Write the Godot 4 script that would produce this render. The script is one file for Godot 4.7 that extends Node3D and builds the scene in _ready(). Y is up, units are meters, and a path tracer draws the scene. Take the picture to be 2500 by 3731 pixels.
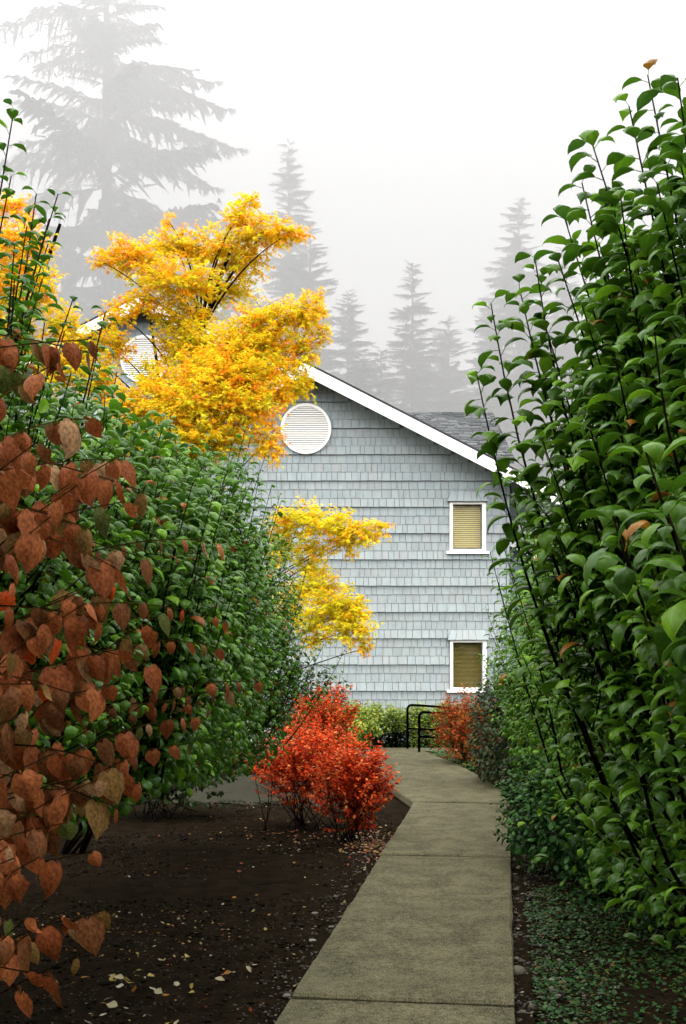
extends Node3D
# A garden path between hedges in fog: a blue shingled house, a yellow maple, red bushes and firs in the mist.
# Metres, y up; the camera stands at x = 0, z = 0 and looks along -z.

var rng := RandomNumberGenerator.new()
var M := {}
var used := {}
var rough := FastNoiseLite.new()

const UP := Vector3.UP
const EYE := Vector3(0, 1.65, 0)


# ---------------------------------------------------------------- shapes

class Geo:
	var v := PackedVector3Array()
	var n := PackedVector3Array()
	var c := PackedColorArray()
	var uv := PackedVector2Array()
	var ix := PackedInt32Array()

	func tri(a: Vector3, b: Vector3, d: Vector3, nor: Vector3, col := Color.WHITE) -> void:
		var k := v.size()
		v.append(a); v.append(b); v.append(d)
		for i in 3:
			n.append(nor); c.append(col); uv.append(Vector2.ZERO)
		if (b - a).cross(d - a).dot(nor) > 0.0:
			ix.append(k); ix.append(k + 2); ix.append(k + 1)
		else:
			ix.append(k); ix.append(k + 1); ix.append(k + 2)

	func quad(a: Vector3, b: Vector3, d: Vector3, e: Vector3, out: Vector3, col := Color.WHITE) -> void:
		var nor := (b - a).cross(d - a)
		if nor.length_squared() < 1e-14:
			nor = (d - a).cross(e - a)
		nor = nor.normalized()
		if nor.dot(out) < 0.0:
			nor = -nor
		tri(a, b, d, nor, col)
		tri(a, d, e, nor, col)

	# a six-sided solid from its eight corners: bottom four, then top four
	func solid(p: Array, col := Color.WHITE) -> void:
		var mid := Vector3.ZERO
		for q in p:
			mid += q / 8.0
		for f in [[0, 1, 2, 3], [4, 5, 6, 7], [0, 1, 5, 4], [1, 2, 6, 5], [2, 3, 7, 6], [3, 0, 4, 7]]:
			var fc: Vector3 = (p[f[0]] + p[f[1]] + p[f[2]] + p[f[3]]) / 4.0
			quad(p[f[0]], p[f[1]], p[f[2]], p[f[3]], fc - mid, col)

	func box(lo: Vector3, hi: Vector3, col := Color.WHITE) -> void:
		solid([Vector3(lo.x, lo.y, lo.z), Vector3(hi.x, lo.y, lo.z), Vector3(hi.x, lo.y, hi.z), Vector3(lo.x, lo.y, hi.z),
			Vector3(lo.x, hi.y, lo.z), Vector3(hi.x, hi.y, lo.z), Vector3(hi.x, hi.y, hi.z), Vector3(lo.x, hi.y, hi.z)], col)

	# a polygon in x and y, made thick along z
	func prism(pts: PackedVector2Array, z0: float, z1: float, col := Color.WHITE) -> void:
		var t := Geometry2D.triangulate_polygon(pts)
		for i in range(0, t.size(), 3):
			for s in [[z0, -1.0], [z1, 1.0]]:
				var z: float = s[0]
				tri(Vector3(pts[t[i]].x, pts[t[i]].y, z), Vector3(pts[t[i + 1]].x, pts[t[i + 1]].y, z), Vector3(pts[t[i + 2]].x, pts[t[i + 2]].y, z), Vector3(0, 0, s[1] * signf(z1 - z0)), col)
		var mid := Vector2.ZERO
		for q in pts:
			mid += q / pts.size()
		for i in pts.size():
			var a := pts[i]
			var b := pts[(i + 1) % pts.size()]
			var o := (a + b) * 0.5 - mid
			quad(Vector3(a.x, a.y, z0), Vector3(b.x, b.y, z0), Vector3(b.x, b.y, z1), Vector3(a.x, a.y, z1), Vector3(o.x, o.y, 0), col)

	func tube(pts: PackedVector3Array, r0: float, r1: float, sides := 5, col := Color.WHITE) -> void:
		var m := pts.size()
		var first := v.size()
		var side := Vector3.RIGHT
		for i in m:
			var d := (pts[mini(i + 1, m - 1)] - pts[maxi(i - 1, 0)]).normalized()
			side = (side - d * side.dot(d))
			if side.length_squared() < 1e-4:
				side = d.cross(Vector3(0.3, 0.2, 0.9))
			side = side.normalized()
			var other := d.cross(side)
			var r := lerpf(r0, r1, float(i) / (m - 1))
			for k in sides:
				var a := TAU * k / sides
				var o := side * cos(a) + other * sin(a)
				v.append(pts[i] + o * r); n.append(o); c.append(col); uv.append(Vector2(float(k) / sides, i))
		for i in m - 1:
			for k in sides:
				var a := first + i * sides + k
				var b := first + i * sides + (k + 1) % sides
				ix.append(a); ix.append(b); ix.append(a + sides)
				ix.append(b); ix.append(b + sides); ix.append(a + sides)
		for e in 2:
			var q := v.size()
			var at: Vector3 = pts[0] if e == 0 else pts[m - 1]
			var nn: Vector3 = (pts[0] - pts[1]).normalized() if e == 0 else (pts[m - 1] - pts[m - 2]).normalized()
			v.append(at); n.append(nn); c.append(col); uv.append(Vector2.ZERO)
			var ring := first if e == 0 else first + (m - 1) * sides
			for k in sides:
				if e == 0:
					ix.append(q); ix.append(ring + (k + 1) % sides); ix.append(ring + k)
				else:
					ix.append(q); ix.append(ring + k); ix.append(ring + (k + 1) % sides)

	func made(m: Material = null, smooth := false) -> ArrayMesh:
		var a := []
		a.resize(Mesh.ARRAY_MAX)
		a[Mesh.ARRAY_VERTEX] = v
		if smooth:
			var nn := PackedVector3Array()
			nn.resize(v.size())
			for i in range(0, ix.size(), 3):
				var f := (v[ix[i + 2]] - v[ix[i]]).cross(v[ix[i + 1]] - v[ix[i]])
				for k in 3:
					nn[ix[i + k]] += f
			for i in nn.size():
				nn[i] = nn[i].normalized() if nn[i].length_squared() > 1e-20 else UP
			a[Mesh.ARRAY_NORMAL] = nn
		else:
			a[Mesh.ARRAY_NORMAL] = n
		a[Mesh.ARRAY_COLOR] = c
		a[Mesh.ARRAY_TEX_UV] = uv
		a[Mesh.ARRAY_INDEX] = ix
		var me := ArrayMesh.new()
		me.add_surface_from_arrays(Mesh.PRIMITIVE_TRIANGLES, a)
		if m:
			me.surface_set_material(0, m)
		return me


class Leaves:
	var t: Array[Transform3D] = []
	var c := PackedInt32Array()
	func add(at: Vector3, out: Vector3, up: Vector3, size: float, tint: int, wide := 1.0) -> void:
		var z := out.normalized()
		var x := up.cross(z)
		if x.length_squared() < 1e-3:
			x = Vector3(0.8, 0.1, 0.6).cross(z)
		x = x.normalized()
		var y := z.cross(x)
		t.append(Transform3D(Basis(x * size * wide, y * size, z * size), at))
		c.append(tint)


# ---------------------------------------------------------------- naming

func numbered(called: String) -> String:
	if not used.has(called):
		used[called] = 0
		return called
	used[called] += 1
	return "%s_%03d" % [called, used[called]]


func tag(o: Node3D, label: String, category: String, group := "") -> Node3D:
	if label:
		o.set_meta("label", label)
	if category:
		o.set_meta("category", category)
	if group:
		o.set_meta("group", group)
	return o


func thing(called: String, label: String, category: String, at := Vector3.ZERO, group := "") -> Node3D:
	var o := Node3D.new()
	o.name = numbered(called)
	add_child(o, true)
	o.position = at
	tag(o, label, category, group)
	return o


func part(called: String, me: Mesh, parent: Node3D, where := Transform3D(), kind := "") -> MeshInstance3D:
	var o := MeshInstance3D.new()
	o.name = called
	o.mesh = me
	parent.add_child(o, true)
	o.transform = where
	if kind:
		o.set_meta("kind", kind)
	return o


func struct(called: String, me: Mesh) -> MeshInstance3D:
	return part(called, me, self, Transform3D(), "structure")


func many(called: String, me: Mesh, m: Material, where: Array, cols: PackedColorArray, parent: Node3D) -> MultiMeshInstance3D:
	var mm := MultiMesh.new()
	mm.transform_format = MultiMesh.TRANSFORM_3D
	mm.use_colors = true
	mm.mesh = me
	mm.instance_count = where.size()
	var b := PackedFloat32Array()
	b.resize(where.size() * 16)
	var k := 0
	for i in where.size():
		var t: Transform3D = where[i]
		var cc := cols[i]
		b[k] = t.basis.x.x; b[k + 1] = t.basis.y.x; b[k + 2] = t.basis.z.x; b[k + 3] = t.origin.x
		b[k + 4] = t.basis.x.y; b[k + 5] = t.basis.y.y; b[k + 6] = t.basis.z.y; b[k + 7] = t.origin.y
		b[k + 8] = t.basis.x.z; b[k + 9] = t.basis.y.z; b[k + 10] = t.basis.z.z; b[k + 11] = t.origin.z
		b[k + 12] = cc.r; b[k + 13] = cc.g; b[k + 14] = cc.b; b[k + 15] = 1.0
		k += 16
	mm.buffer = b
	var o := MultiMeshInstance3D.new()
	o.name = called
	o.multimesh = mm
	o.material_override = m
	o.set_meta("kind", "stuff")
	parent.add_child(o, true)
	return o


func seen_size(at: Vector3, size: float) -> float:
	var d := -at.z
	if d < 0.3:
		return 0.0
	var u := 343.0 + at.x / d * 1150.0
	var w := 684.0 - (at.y - 1.65) / d * 1150.0
	if u < -8.0 or u > 694.0 or w < -8.0 or w > 1032.0:
		return 0.0
	return size / d


# the leaves that show largest become parts of their own, the rest one mass
func leaf_out(o: Node3D, L: Leaves, kind: String, tints: Array, m: Material, keep := 300, vary := 0.16) -> void:
	var order := []
	for i in L.t.size():
		var s := seen_size(L.t[i].origin, L.t[i].basis.z.length())
		if s > 0.0:
			order.append([s + rng.randf() * 0.0004, i])
	order.sort_custom(func(a, b): return a[0] > b[0])
	var single := {}
	var meshes := {}
	var shift := o.position
	for q in mini(keep, order.size()):
		var i: int = order[q][1]
		single[i] = true
		var key := L.c[i] * 10 + i % 4
		if not meshes.has(key):
			meshes[key] = leaf(kind, i % 4, tints[L.c[i]])
			meshes[key].surface_set_material(0, m)
		var t: Transform3D = L.t[i]
		t.origin -= shift
		part("leaf" if q == 0 else "leaf_%03d" % q, meshes[key], o, t)
	var where := []
	var cols := PackedColorArray()
	for i in L.t.size():
		if single.has(i):
			continue
		var t: Transform3D = L.t[i]
		t.origin -= shift
		where.append(t)
		var k := 1.0 + rng.randf_range(-vary, vary)
		cols.append(tints[L.c[i]] * k)
	if where.size():
		many("foliage", leaf(kind, 1, Color.WHITE), m, where, cols, o)


# ---------------------------------------------------------------- leaf shapes, one unit long, growing along +z, upper side +y

func leaf(kind: String, variant: int, tint: Color) -> ArrayMesh:
	var r := RandomNumberGenerator.new()
	r.seed = 77 + variant * 13 + kind.length() * 101
	match kind:
		"pear":
			return blade([0.0, 0.14, 0.22, 0.255, 0.25, 0.21, 0.145, 0.07, 0.0], 0.75 + 0.1 * variant, -1.45 - 0.22 * variant, 0.55, 0.05, 0.24, tint, r)
		"heart":
			return blade([0.25, 0.345, 0.385, 0.395, 0.385, 0.35, 0.295, 0.225, 0.145, 0.065, 0.0], 0.25, -0.4 - 0.42 * variant, 0.15 + 0.38 * variant, 0.03, 0.12, tint, r, true)
		"oval":
			return blade([0.0, 0.22, 0.29, 0.2, 0.0], 0.15, -0.5 - 0.2 * variant, 0.45, 0.0, 0.06, tint, r)
		"narrow":
			return blade([0.0, 0.13, 0.17, 0.12, 0.0], 0.15, -0.7 - 0.15 * variant, 0.4, 0.0, 0.05, tint, r)
		"flat":
			return blade([0.0, 0.25, 0.3, 0.18, 0.0], 0.35 - 0.2 * variant, -0.3 + 0.25 * variant, -0.5, 0.05, 0.0, tint, r)
	return star(tint, r)


func blade(prof: Array, a0: float, a1: float, fold: float, serr: float, stalk: float, tint: Color, r: RandomNumberGenerator, heart := false) -> ArrayMesh:
	var g := Geo.new()
	var rows := prof.size()
	var across := 5 if rows > 6 else 3
	var p := Vector3(0, 0, 0)
	var step := 1.0 / (rows - 1)
	var twist := r.randf_range(-0.18, 0.18)
	if stalk > 0.0:
		var w := 0.012
		p = Vector3(0, stalk * 0.25, stalk)
		var kk := Color(tint.r * 1.2 + 0.02, tint.g * 1.05, tint.b)
		g.quad(Vector3(-w, 0, 0), Vector3(w, 0, 0), p + Vector3(w, 0, 0), p + Vector3(-w, 0, 0), UP, kk)
		g.quad(Vector3(0, -w, 0), Vector3(0, w, 0), p + Vector3(0, w, 0), p + Vector3(0, -w, 0), Vector3.RIGHT, kk)
	var first := g.v.size()
	for i in rows:
		var f := float(i) / (rows - 1)
		var a := lerpf(a0, a1, f)
		var along := Vector3(0, sin(a), cos(a))
		var nor := Vector3(0, cos(a), -sin(a))
		if i > 0:
			p += along * step
		for j in across:
			var s := (float(j) / (across - 1)) * 2.0 - 1.0
			var w: float = prof[i]
			if absf(s) > 0.9:
				w *= 1.0 + serr * (1.0 if i % 2 == 0 else -1.0) + r.randf_range(-0.03, 0.03)
			var x := w * s
			var q := p + Vector3(x, 0, 0) - nor * fold * absf(x) * (0.35 + 0.9 * absf(x)) + nor * (twist * x * f + r.randf_range(-0.012, 0.012))
			if heart and i == 0:
				q += along * (0.03 if absf(s) < 0.1 else (-0.1 if absf(s) < 0.6 else -0.045))
			g.v.append(q)
			var k := (1.16 if absf(s) < 0.1 else 1.0) * r.randf_range(0.88, 1.1)
			g.c.append(Color(tint.r * k, tint.g * k, tint.b * k))
			g.n.append(UP)
			g.uv.append(Vector2(s * 0.5 + 0.5, f))
	for i in rows - 1:
		for j in across - 1:
			var a := first + i * across + j
			g.ix.append(a); g.ix.append(a + across); g.ix.append(a + 1)
			g.ix.append(a + 1); g.ix.append(a + across); g.ix.append(a + across + 1)
	return g.made(null, true)


# a lobed maple leaf
func star(tint: Color, r: RandomNumberGenerator) -> ArrayMesh:
	var g := Geo.new()
	g.v.append(Vector3(0, 0.06, 0.22)); g.c.append(tint * 1.1); g.n.append(UP); g.uv.append(Vector2.ZERO)
	var lobes := 7
	for k in lobes * 2 + 1:
		var a := -2.45 + 4.9 * k / (lobes * 2)
		var far := 0.62 - 0.3 * absf(a) / 2.45 + r.randf_range(-0.05, 0.05)
		var d := far if k % 2 == 1 else 0.2 - 0.04 * absf(a)
		var q := Vector3(sin(a) * d, 0, 0.22 + cos(a) * d)
		q.y = -0.5 * d * d + r.randf_range(-0.06, 0.06)
		g.v.append(q); g.c.append(tint * r.randf_range(0.85, 1.12)); g.n.append(UP); g.uv.append(Vector2.ZERO)
	for k in lobes * 2:
		g.ix.append(0); g.ix.append(k + 1); g.ix.append(k + 2)
	return g.made(null, true)


# ---------------------------------------------------------------- materials

func paint(img_seed: int, size: int, f: Callable) -> ImageTexture:
	var b := PackedByteArray()
	b.resize(size * size * 3)
	var r := RandomNumberGenerator.new()
	r.seed = img_seed
	for y in size:
		for x in size:
			var q: Color = f.call(x, y, r)
			q = q.linear_to_srgb()
			var k := (y * size + x) * 3
			b[k] = clampi(int(q.r * 255.0), 0, 255); b[k + 1] = clampi(int(q.g * 255.0), 0, 255); b[k + 2] = clampi(int(q.b * 255.0), 0, 255)
	return ImageTexture.create_from_image(Image.create_from_data(size, size, false, Image.FORMAT_RGB8, b))


func tiled(nz: FastNoiseLite, x: int, y: int, size: int, fx: float, fy: float) -> float:
	# noise crossed over with itself at the edges, so that the texture repeats without a seam
	var a := float(x) / size
	var b := float(y) / size
	var u := 2.0 * PI * fx
	var w := 2.0 * PI * fy
	var wa := smoothstep(0.75, 1.0, a)
	var wb := smoothstep(0.75, 1.0, b)
	var top := nz.get_noise_2d(a * u, b * w)
	if wa > 0.0:
		top = lerpf(top, nz.get_noise_2d((a - 1.0) * u, b * w), wa)
	if wb > 0.0:
		var low := nz.get_noise_2d(a * u, (b - 1.0) * w)
		if wa > 0.0:
			low = lerpf(low, nz.get_noise_2d((a - 1.0) * u, (b - 1.0) * w), wa)
		top = lerpf(top, low, wb)
	return top


func plain(c: Color, rough_: float, metal := 0.0) -> StandardMaterial3D:
	var m := StandardMaterial3D.new()
	m.albedo_color = c.linear_to_srgb()
	m.roughness = rough_
	m.metallic = metal
	return m


func foliage_material(roughness: float, glow: float, spec := 0.5) -> StandardMaterial3D:
	var m := StandardMaterial3D.new()
	m.vertex_color_use_as_albedo = true
	m.roughness = roughness
	m.metallic_specular = spec
	m.cull_mode = BaseMaterial3D.CULL_DISABLED
	m.backlight_enabled = true
	m.backlight = Color(glow, glow, glow).linear_to_srgb()
	return m


func mapped(tex: Texture2D, per_metre: float, roughness: float, bump := 0.0) -> StandardMaterial3D:
	var m := StandardMaterial3D.new()
	m.albedo_texture = tex
	m.roughness = roughness
	m.metallic_specular = 0.2
	m.uv1_triplanar = true
	m.uv1_world_triplanar = true
	m.uv1_scale = Vector3.ONE * per_metre
	if bump > 0.0:
		m.heightmap_enabled = true
		m.heightmap_texture = tex
		m.heightmap_scale = bump
	return m


# the veins and mottling of a leaf over its own length and width
func veins(seed_: int, strong: float, mottle: float) -> ImageTexture:
	var nz := FastNoiseLite.new()
	nz.seed = seed_
	nz.frequency = 0.05
	nz.fractal_octaves = 3
	return paint(seed_, 128, func(x: int, y: int, r: RandomNumberGenerator) -> Color:
		var s := absf(x / 127.0 - 0.5) * 2.0
		var f := y / 127.0
		var side := absf(fposmod((f - s * 0.22) * 7.0, 1.0) - 0.5) * 2.0
		var k := 0.72 + mottle * nz.get_noise_2d(x, y) + r.randf_range(-0.05, 0.05)
		k -= strong * 0.5 * smoothstep(0.8, 1.0, side)
		if s < 0.05: k += strong * 0.5
		return Color(clampf(k, 0.1, 1.0), clampf(k * 0.98, 0.1, 1.0), clampf(k * 0.96 + maxf(0.0, k - 0.8) * 0.4, 0.1, 1.0)))


func materials() -> void:
	var nz := FastNoiseLite.new()
	nz.seed = 5
	nz.frequency = 1.0
	nz.fractal_octaves = 3
	M.concrete = mapped(paint(1, 512, func(x: int, y: int, r: RandomNumberGenerator) -> Color:
		var k := 1.0 + 0.45 * tiled(nz, x, y, 512, 0.9, 0.9) + 0.5 * tiled(nz, x, y, 512, 5.0, 5.0) + 1.2 * tiled(nz, x, y, 512, 24.0, 24.0) + r.randf_range(-0.45, 0.45)
		if r.randf() < 0.04: k += 0.8
		if r.randf() < 0.03: k -= 0.4
		return Color(0.077, 0.073, 0.043) * maxf(k, 0.15)), 0.5, 0.8, 0.5)
	M.soil = mapped(paint(2, 512, func(x: int, y: int, r: RandomNumberGenerator) -> Color:
		var k := 1.0 + 0.5 * tiled(nz, x, y, 512, 1.1, 1.1) + 0.5 * tiled(nz, x, y, 512, 6.0, 6.0) + r.randf_range(-0.35, 0.35)
		return Color(0.0108, 0.0078, 0.0048) * maxf(k, 0.1)), 0.6, 0.95, 1.2)
	M.soil.metallic_specular = 0.05
	M.gravel = mapped(paint(3, 512, func(x: int, y: int, r: RandomNumberGenerator) -> Color:
		var k := 1.0 + 0.5 * tiled(nz, x, y, 512, 3.0, 3.0) + r.randf_range(-0.5, 0.5)
		return Color(0.026, 0.026, 0.017) * maxf(k, 0.15)), 0.7, 0.9, 1.0)
	var grain := paint(4, 512, func(x: int, y: int, r: RandomNumberGenerator) -> Color:
		var k := 0.9 + 0.14 * tiled(nz, x, y, 512, 40.0, 4.0) + 0.13 * tiled(nz, x, y, 512, 2.2, 0.9) + r.randf_range(-0.07, 0.07)
		return Color(1, 1, 1) * k)
	M.shingle = mapped(grain, 0.45, 0.75, 0.15)
	M.shingle.vertex_color_use_as_albedo = true
	M.roofing = mapped(paint(6, 256, func(_x: int, _y: int, r: RandomNumberGenerator) -> Color:
		return Color(1, 1, 1) * r.randf_range(0.5, 1.0)), 1.2, 0.9, 0.2)
	M.roofing.vertex_color_use_as_albedo = true
	M.bark = mapped(paint(7, 256, func(x: int, y: int, r: RandomNumberGenerator) -> Color:
		return Color(0.035, 0.027, 0.02) * (1.0 + 0.6 * tiled(nz, x, y, 256, 9.0, 2.0) + r.randf_range(-0.3, 0.3))), 3.0, 0.9, 1.0)
	M.white = plain(Color(0.78, 0.77, 0.74), 0.45)
	M.soffit = plain(Color(0.42, 0.44, 0.44), 0.8)
	M.dark = plain(Color(0.02, 0.02, 0.022), 0.9)
	M.rail = plain(Color(0.012, 0.013, 0.013), 0.35)
	M.blind = plain(Color(0.42, 0.36, 0.15), 0.6)
	M.shade = plain(Color(0.11, 0.085, 0.004), 0.7)
	M.glass = plain(Color(1, 1, 1), 0.04)
	M.glass.transparency = BaseMaterial3D.TRANSPARENCY_ALPHA
	M.glass.albedo_color = Color(0.2, 0.2, 0.2, 0.02)
	M.glass.metallic_specular = 0.25
	M.stem = plain(Color(0.05, 0.034, 0.023), 0.8)
	M.cane = plain(Color(0.16, 0.085, 0.026), 0.7)
	M.pear = foliage_material(0.34, 0.6, 0.3)
	M.waxy = foliage_material(0.33, 0.35, 0.26)
	M.heart = foliage_material(0.6, 0.45, 0.2)
	M.pear.albedo_texture = veins(21, 0.3, 0.12)
	M.heart.albedo_texture = veins(22, 0.28, 0.5)
	M.maple = foliage_material(0.6, 0.95, 0.15)
	M.red = foliage_material(0.55, 0.7, 0.17)
	M.fir = foliage_material(0.7, 0.1, 0.3)
	M.litter = foliage_material(0.5, 0.2, 0.25)
	M.stone = foliage_material(0.85, 0.0, 0.08)


# ---------------------------------------------------------------- ground

func rise(d: float) -> float:
	# height of the ground at a distance d ahead: level, a ramp up to the landing, then down to the house
	if d < 14.8:
		return 0.0
	if d < 22.4:
		var f := (d - 14.8) / 7.6
		return 0.30 * (f * f * (3.0 - 2.0 * f) * 0.6 + f * 0.4)
	if d < 23.4:
		return 0.30
	if d < 25.5:
		return lerpf(0.30, -0.5, (d - 23.4) / 2.1)
	return -0.5


func path_left(d: float) -> float:
	return -0.42 + 0.0725 * d * 1.0 if d < 0.0 else -1.03 + 0.128 * (d - 0.0)


func path_right(d: float) -> float:
	return 0.03 + 0.142 * d


func on_path(x: float, d: float, margin := 0.0) -> bool:
	if d < 15.4:
		return x > path_left(d) - margin and x < path_right(d) + margin
	if d < 24.0:
		return x > 0.55 - margin and x < lerpf(2.35, 1.5, clampf((d - 15.4) / 7.0, 0.0, 1.0)) + margin
	return false


func ground_at(x: float, d: float) -> float:
	var h := rise(d) - 0.03 + 0.035 * rough.get_noise_2d(x * 60.0, d * 60.0) + 0.022 * rough.get_noise_2d(x * 260.0, d * 260.0)
	if on_path(x, d, 0.12):
		h -= 0.03
	return h


func ground() -> void:
	var xs := []
	var ds := []
	var q := -400.0
	while q < 400.0:
		xs.append(q)
		q += 0.11 if absf(q) < 4.5 else (0.5 if absf(q) < 14.0 else 20.0)
	q = -200.0
	while q < 600.0:
		ds.append(q)
		q += 0.1 if q > 4.0 and q < 14.0 else (0.25 if q > -4.0 and q < 28.0 else (1.5 if absf(q) < 50.0 else 25.0))
	var g := Geo.new()
	for d in ds:
		for x in xs:
			g.v.append(Vector3(x, ground_at(x, d), -d))
			g.n.append(UP); g.c.append(Color.WHITE); g.uv.append(Vector2.ZERO)
	var w := xs.size()
	for i in ds.size() - 1:
		for j in w - 1:
			var a := i * w + j
			g.ix.append(a); g.ix.append(a + w); g.ix.append(a + 1)
			g.ix.append(a + 1); g.ix.append(a + w); g.ix.append(a + w + 1)
	struct("ground", g.made(M.soil, true))
	# the pale compacted gravel that crosses the bed behind the red bushes
	g = Geo.new()
	var cols := 90
	for i in 13:
		for j in cols:
			var f := float(i) / 12.0
			var x := lerpf(-5.0, 0.25, float(j) / (cols - 1))
			var near := 15.8 + 0.5 * rough.get_noise_1d(x * 90.0) + 0.35 * rough.get_noise_1d(x * 500.0) - 0.15 * (x + 1.0)
			var far := 18.9 + 0.3 * rough.get_noise_1d(x * 110.0 + 50.0)
			var d := lerpf(near, far, f)
			var edge := 0.0 if i > 0 and i < 12 and j > 0 and j < cols - 1 else 0.03
			g.v.append(Vector3(x, rise(d) + 0.010 + 0.02 * rough.get_noise_2d(x * 160.0, d * 160.0) - edge * 1.6, -d)); g.n.append(UP); g.c.append(Color.WHITE); g.uv.append(Vector2.ZERO)
	for i in 12:
		for j in cols - 1:
			var a := i * cols + j
			g.ix.append(a); g.ix.append(a + cols); g.ix.append(a + 1)
			g.ix.append(a + 1); g.ix.append(a + cols); g.ix.append(a + cols + 1)
	struct("gravel_path", g.made(M.gravel, true))


# a slab of the walk from its outline (x, distance), with softened upper edges
func slab(outline: Array, parent: Node3D, called: String, lift := 0.0) -> void:
	var g := Geo.new()
	var mid := Vector2.ZERO
	for p in outline:
		mid += p / float(outline.size())
	var fine := []
	for i in outline.size():
		var a: Vector2 = outline[i]
		var b: Vector2 = outline[(i + 1) % outline.size()]
		var m := maxi(1, int(a.distance_to(b) / 0.2))
		for k in m:
			var q: Vector2 = a.lerp(b, float(k) / m)
			fine.append(q + (mid - q).normalized() * 0.02 * rough.get_noise_2d(q.x * 900.0, q.y * 300.0))
	var rings := []
	for s in [[0.0, -0.1], [0.0, -0.014], [0.02, 0.0]]:
		var ring := []
		for p in fine:
			var q: Vector2 = p + (mid - p).normalized() * s[0]
			ring.append(Vector3(q.x, rise(q.y) + 0.022 + lift + s[1], -q.y))
		rings.append(ring)
	for k in 2:
		for i in fine.size():
			var j := (i + 1) % fine.size()
			var o: Vector3 = rings[0][i] - Vector3(mid.x, rings[0][i].y, -mid.y)
			g.quad(rings[k][i], rings[k][j], rings[k + 1][j], rings[k + 1][i], o + UP * (0.6 * k))
	var flat := PackedVector2Array()
	for p in rings[2]:
		flat.append(Vector2(p.x, -p.z))
	var t := Geometry2D.triangulate_polygon(flat)
	for i in range(0, t.size(), 3):
		var a: Vector3 = rings[2][t[i]]
		var b: Vector3 = rings[2][t[i + 1]]
		var c: Vector3 = rings[2][t[i + 2]]
		var nor := (b - a).cross(c - a).normalized()
		g.tri(a, b, c, nor if nor.y > 0 else -nor)
	part(called, g.made(M.concrete), parent)


func walk() -> void:
	var o := Node3D.new()
	o.name = "path"
	add_child(o)
	o.set_meta("kind", "structure")
	var cuts := [-6.0, 1.2, 5.92, 10.85, 15.45]
	for i in 4:
		var a: float = cuts[i] + 0.022
		var b: float = cuts[i + 1] - 0.022
		slab([Vector2(path_left(a), a + 0.07), Vector2(path_right(a), a - 0.09), Vector2(path_right(b), b - 0.09), Vector2(path_left(b), b + 0.07)], o, "slab" if i == 0 else "slab_%03d" % i, [0.0, 0.0, 0.008, 0.02][i])
	slab([Vector2(0.93, 15.53), Vector2(2.2, 15.37), Vector2(2.3, 16.6), Vector2(2.22, 18.0), Vector2(2.0, 19.6), Vector2(0.5, 19.6), Vector2(0.55, 18.2)], o, "slab_004", 0.036)
	slab([Vector2(0.5, 19.615), Vector2(2.0, 19.615), Vector2(1.75, 20.9), Vector2(1.55, 22.2), Vector2(4.2, 22.2), Vector2(4.2, 23.3), Vector2(0.2, 23.3)], o, "slab_005", 0.036)


# ---------------------------------------------------------------- the houses

func wedge(thick: float, tint: Color) -> ArrayMesh:
	# one wall shingle, a unit wide, 0.2 m exposed: thin at the top, proud at the butt
	var g := Geo.new()
	var b := 0.004
	g.solid([Vector3(0, -0.2, -0.02), Vector3(1, -0.2, -0.02), Vector3(1, -0.2 , thick), Vector3(0, -0.2, thick),
		Vector3(0, 0.02, -0.02), Vector3(1, 0.02, -0.02), Vector3(1, 0.02, b), Vector3(0, 0.02, b)], tint)
	return g.made(M.shingle)


func blue_tints() -> Array:
	var base := Color(0.286, 0.326, 0.334)
	return [base, base * 0.96, base * 1.04, Color(0.279, 0.324, 0.338), Color(0.292, 0.325, 0.330)]


# shingled courses over a wall face at z; runs(y) gives the stretches [x0, x1] of the course whose butt is at y
func courses(o: Node3D, z: float, y0: float, y1: float, heavy: float, runs: Callable, singles: int) -> void:
	var tints := blue_tints()
	var all := []
	var y := y0
	while y < y1:
		var third := absf(fposmod(y - heavy + 0.05, 0.6) - 0.05) < 0.02
		for run in runs.call(y):
			var x: float = run[0]
			while x < run[1] - 0.01:
				var w := minf(rng.randf_range(0.10, 0.23), run[1] - x)
				if run[1] - x - w < 0.06:
					w = run[1] - x
				all.append([x, y + rng.randf_range(-0.004, 0.004), w - 0.010, third, rng.randi() % 5])
				x += w
		y += 0.2
	var kinds := {}
	for k in 5:
		kinds[k] = wedge(0.02, tints[k])
		kinds[k + 5] = wedge(0.055, tints[k])
	all.sort_custom(func(a, b): return absf(a[0] - 1.9) + absf(a[1] - 3.4) < absf(b[0] - 1.9) + absf(b[1] - 3.4))
	var st := SurfaceTool.new()
	st.begin(Mesh.PRIMITIVE_TRIANGLES)
	for i in all.size():
		var s = all[i]
		var t := Transform3D(Basis().scaled(Vector3(s[2], 1, 1)), Vector3(s[0], s[1] + 0.2, z) - o.position)
		var me: Mesh = kinds[s[4] + (5 if s[3] else 0)]
		if i < singles:
			part("shingle" if i == 0 else "shingle_%03d" % i, me, o, t)
		else:
			st.append_from(me, 0, t)
	if all.size() > singles:
		var rest := st.commit()
		rest.surface_set_material(0, M.shingle)
		part("shingles", rest, o, Transform3D(), "stuff")


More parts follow.
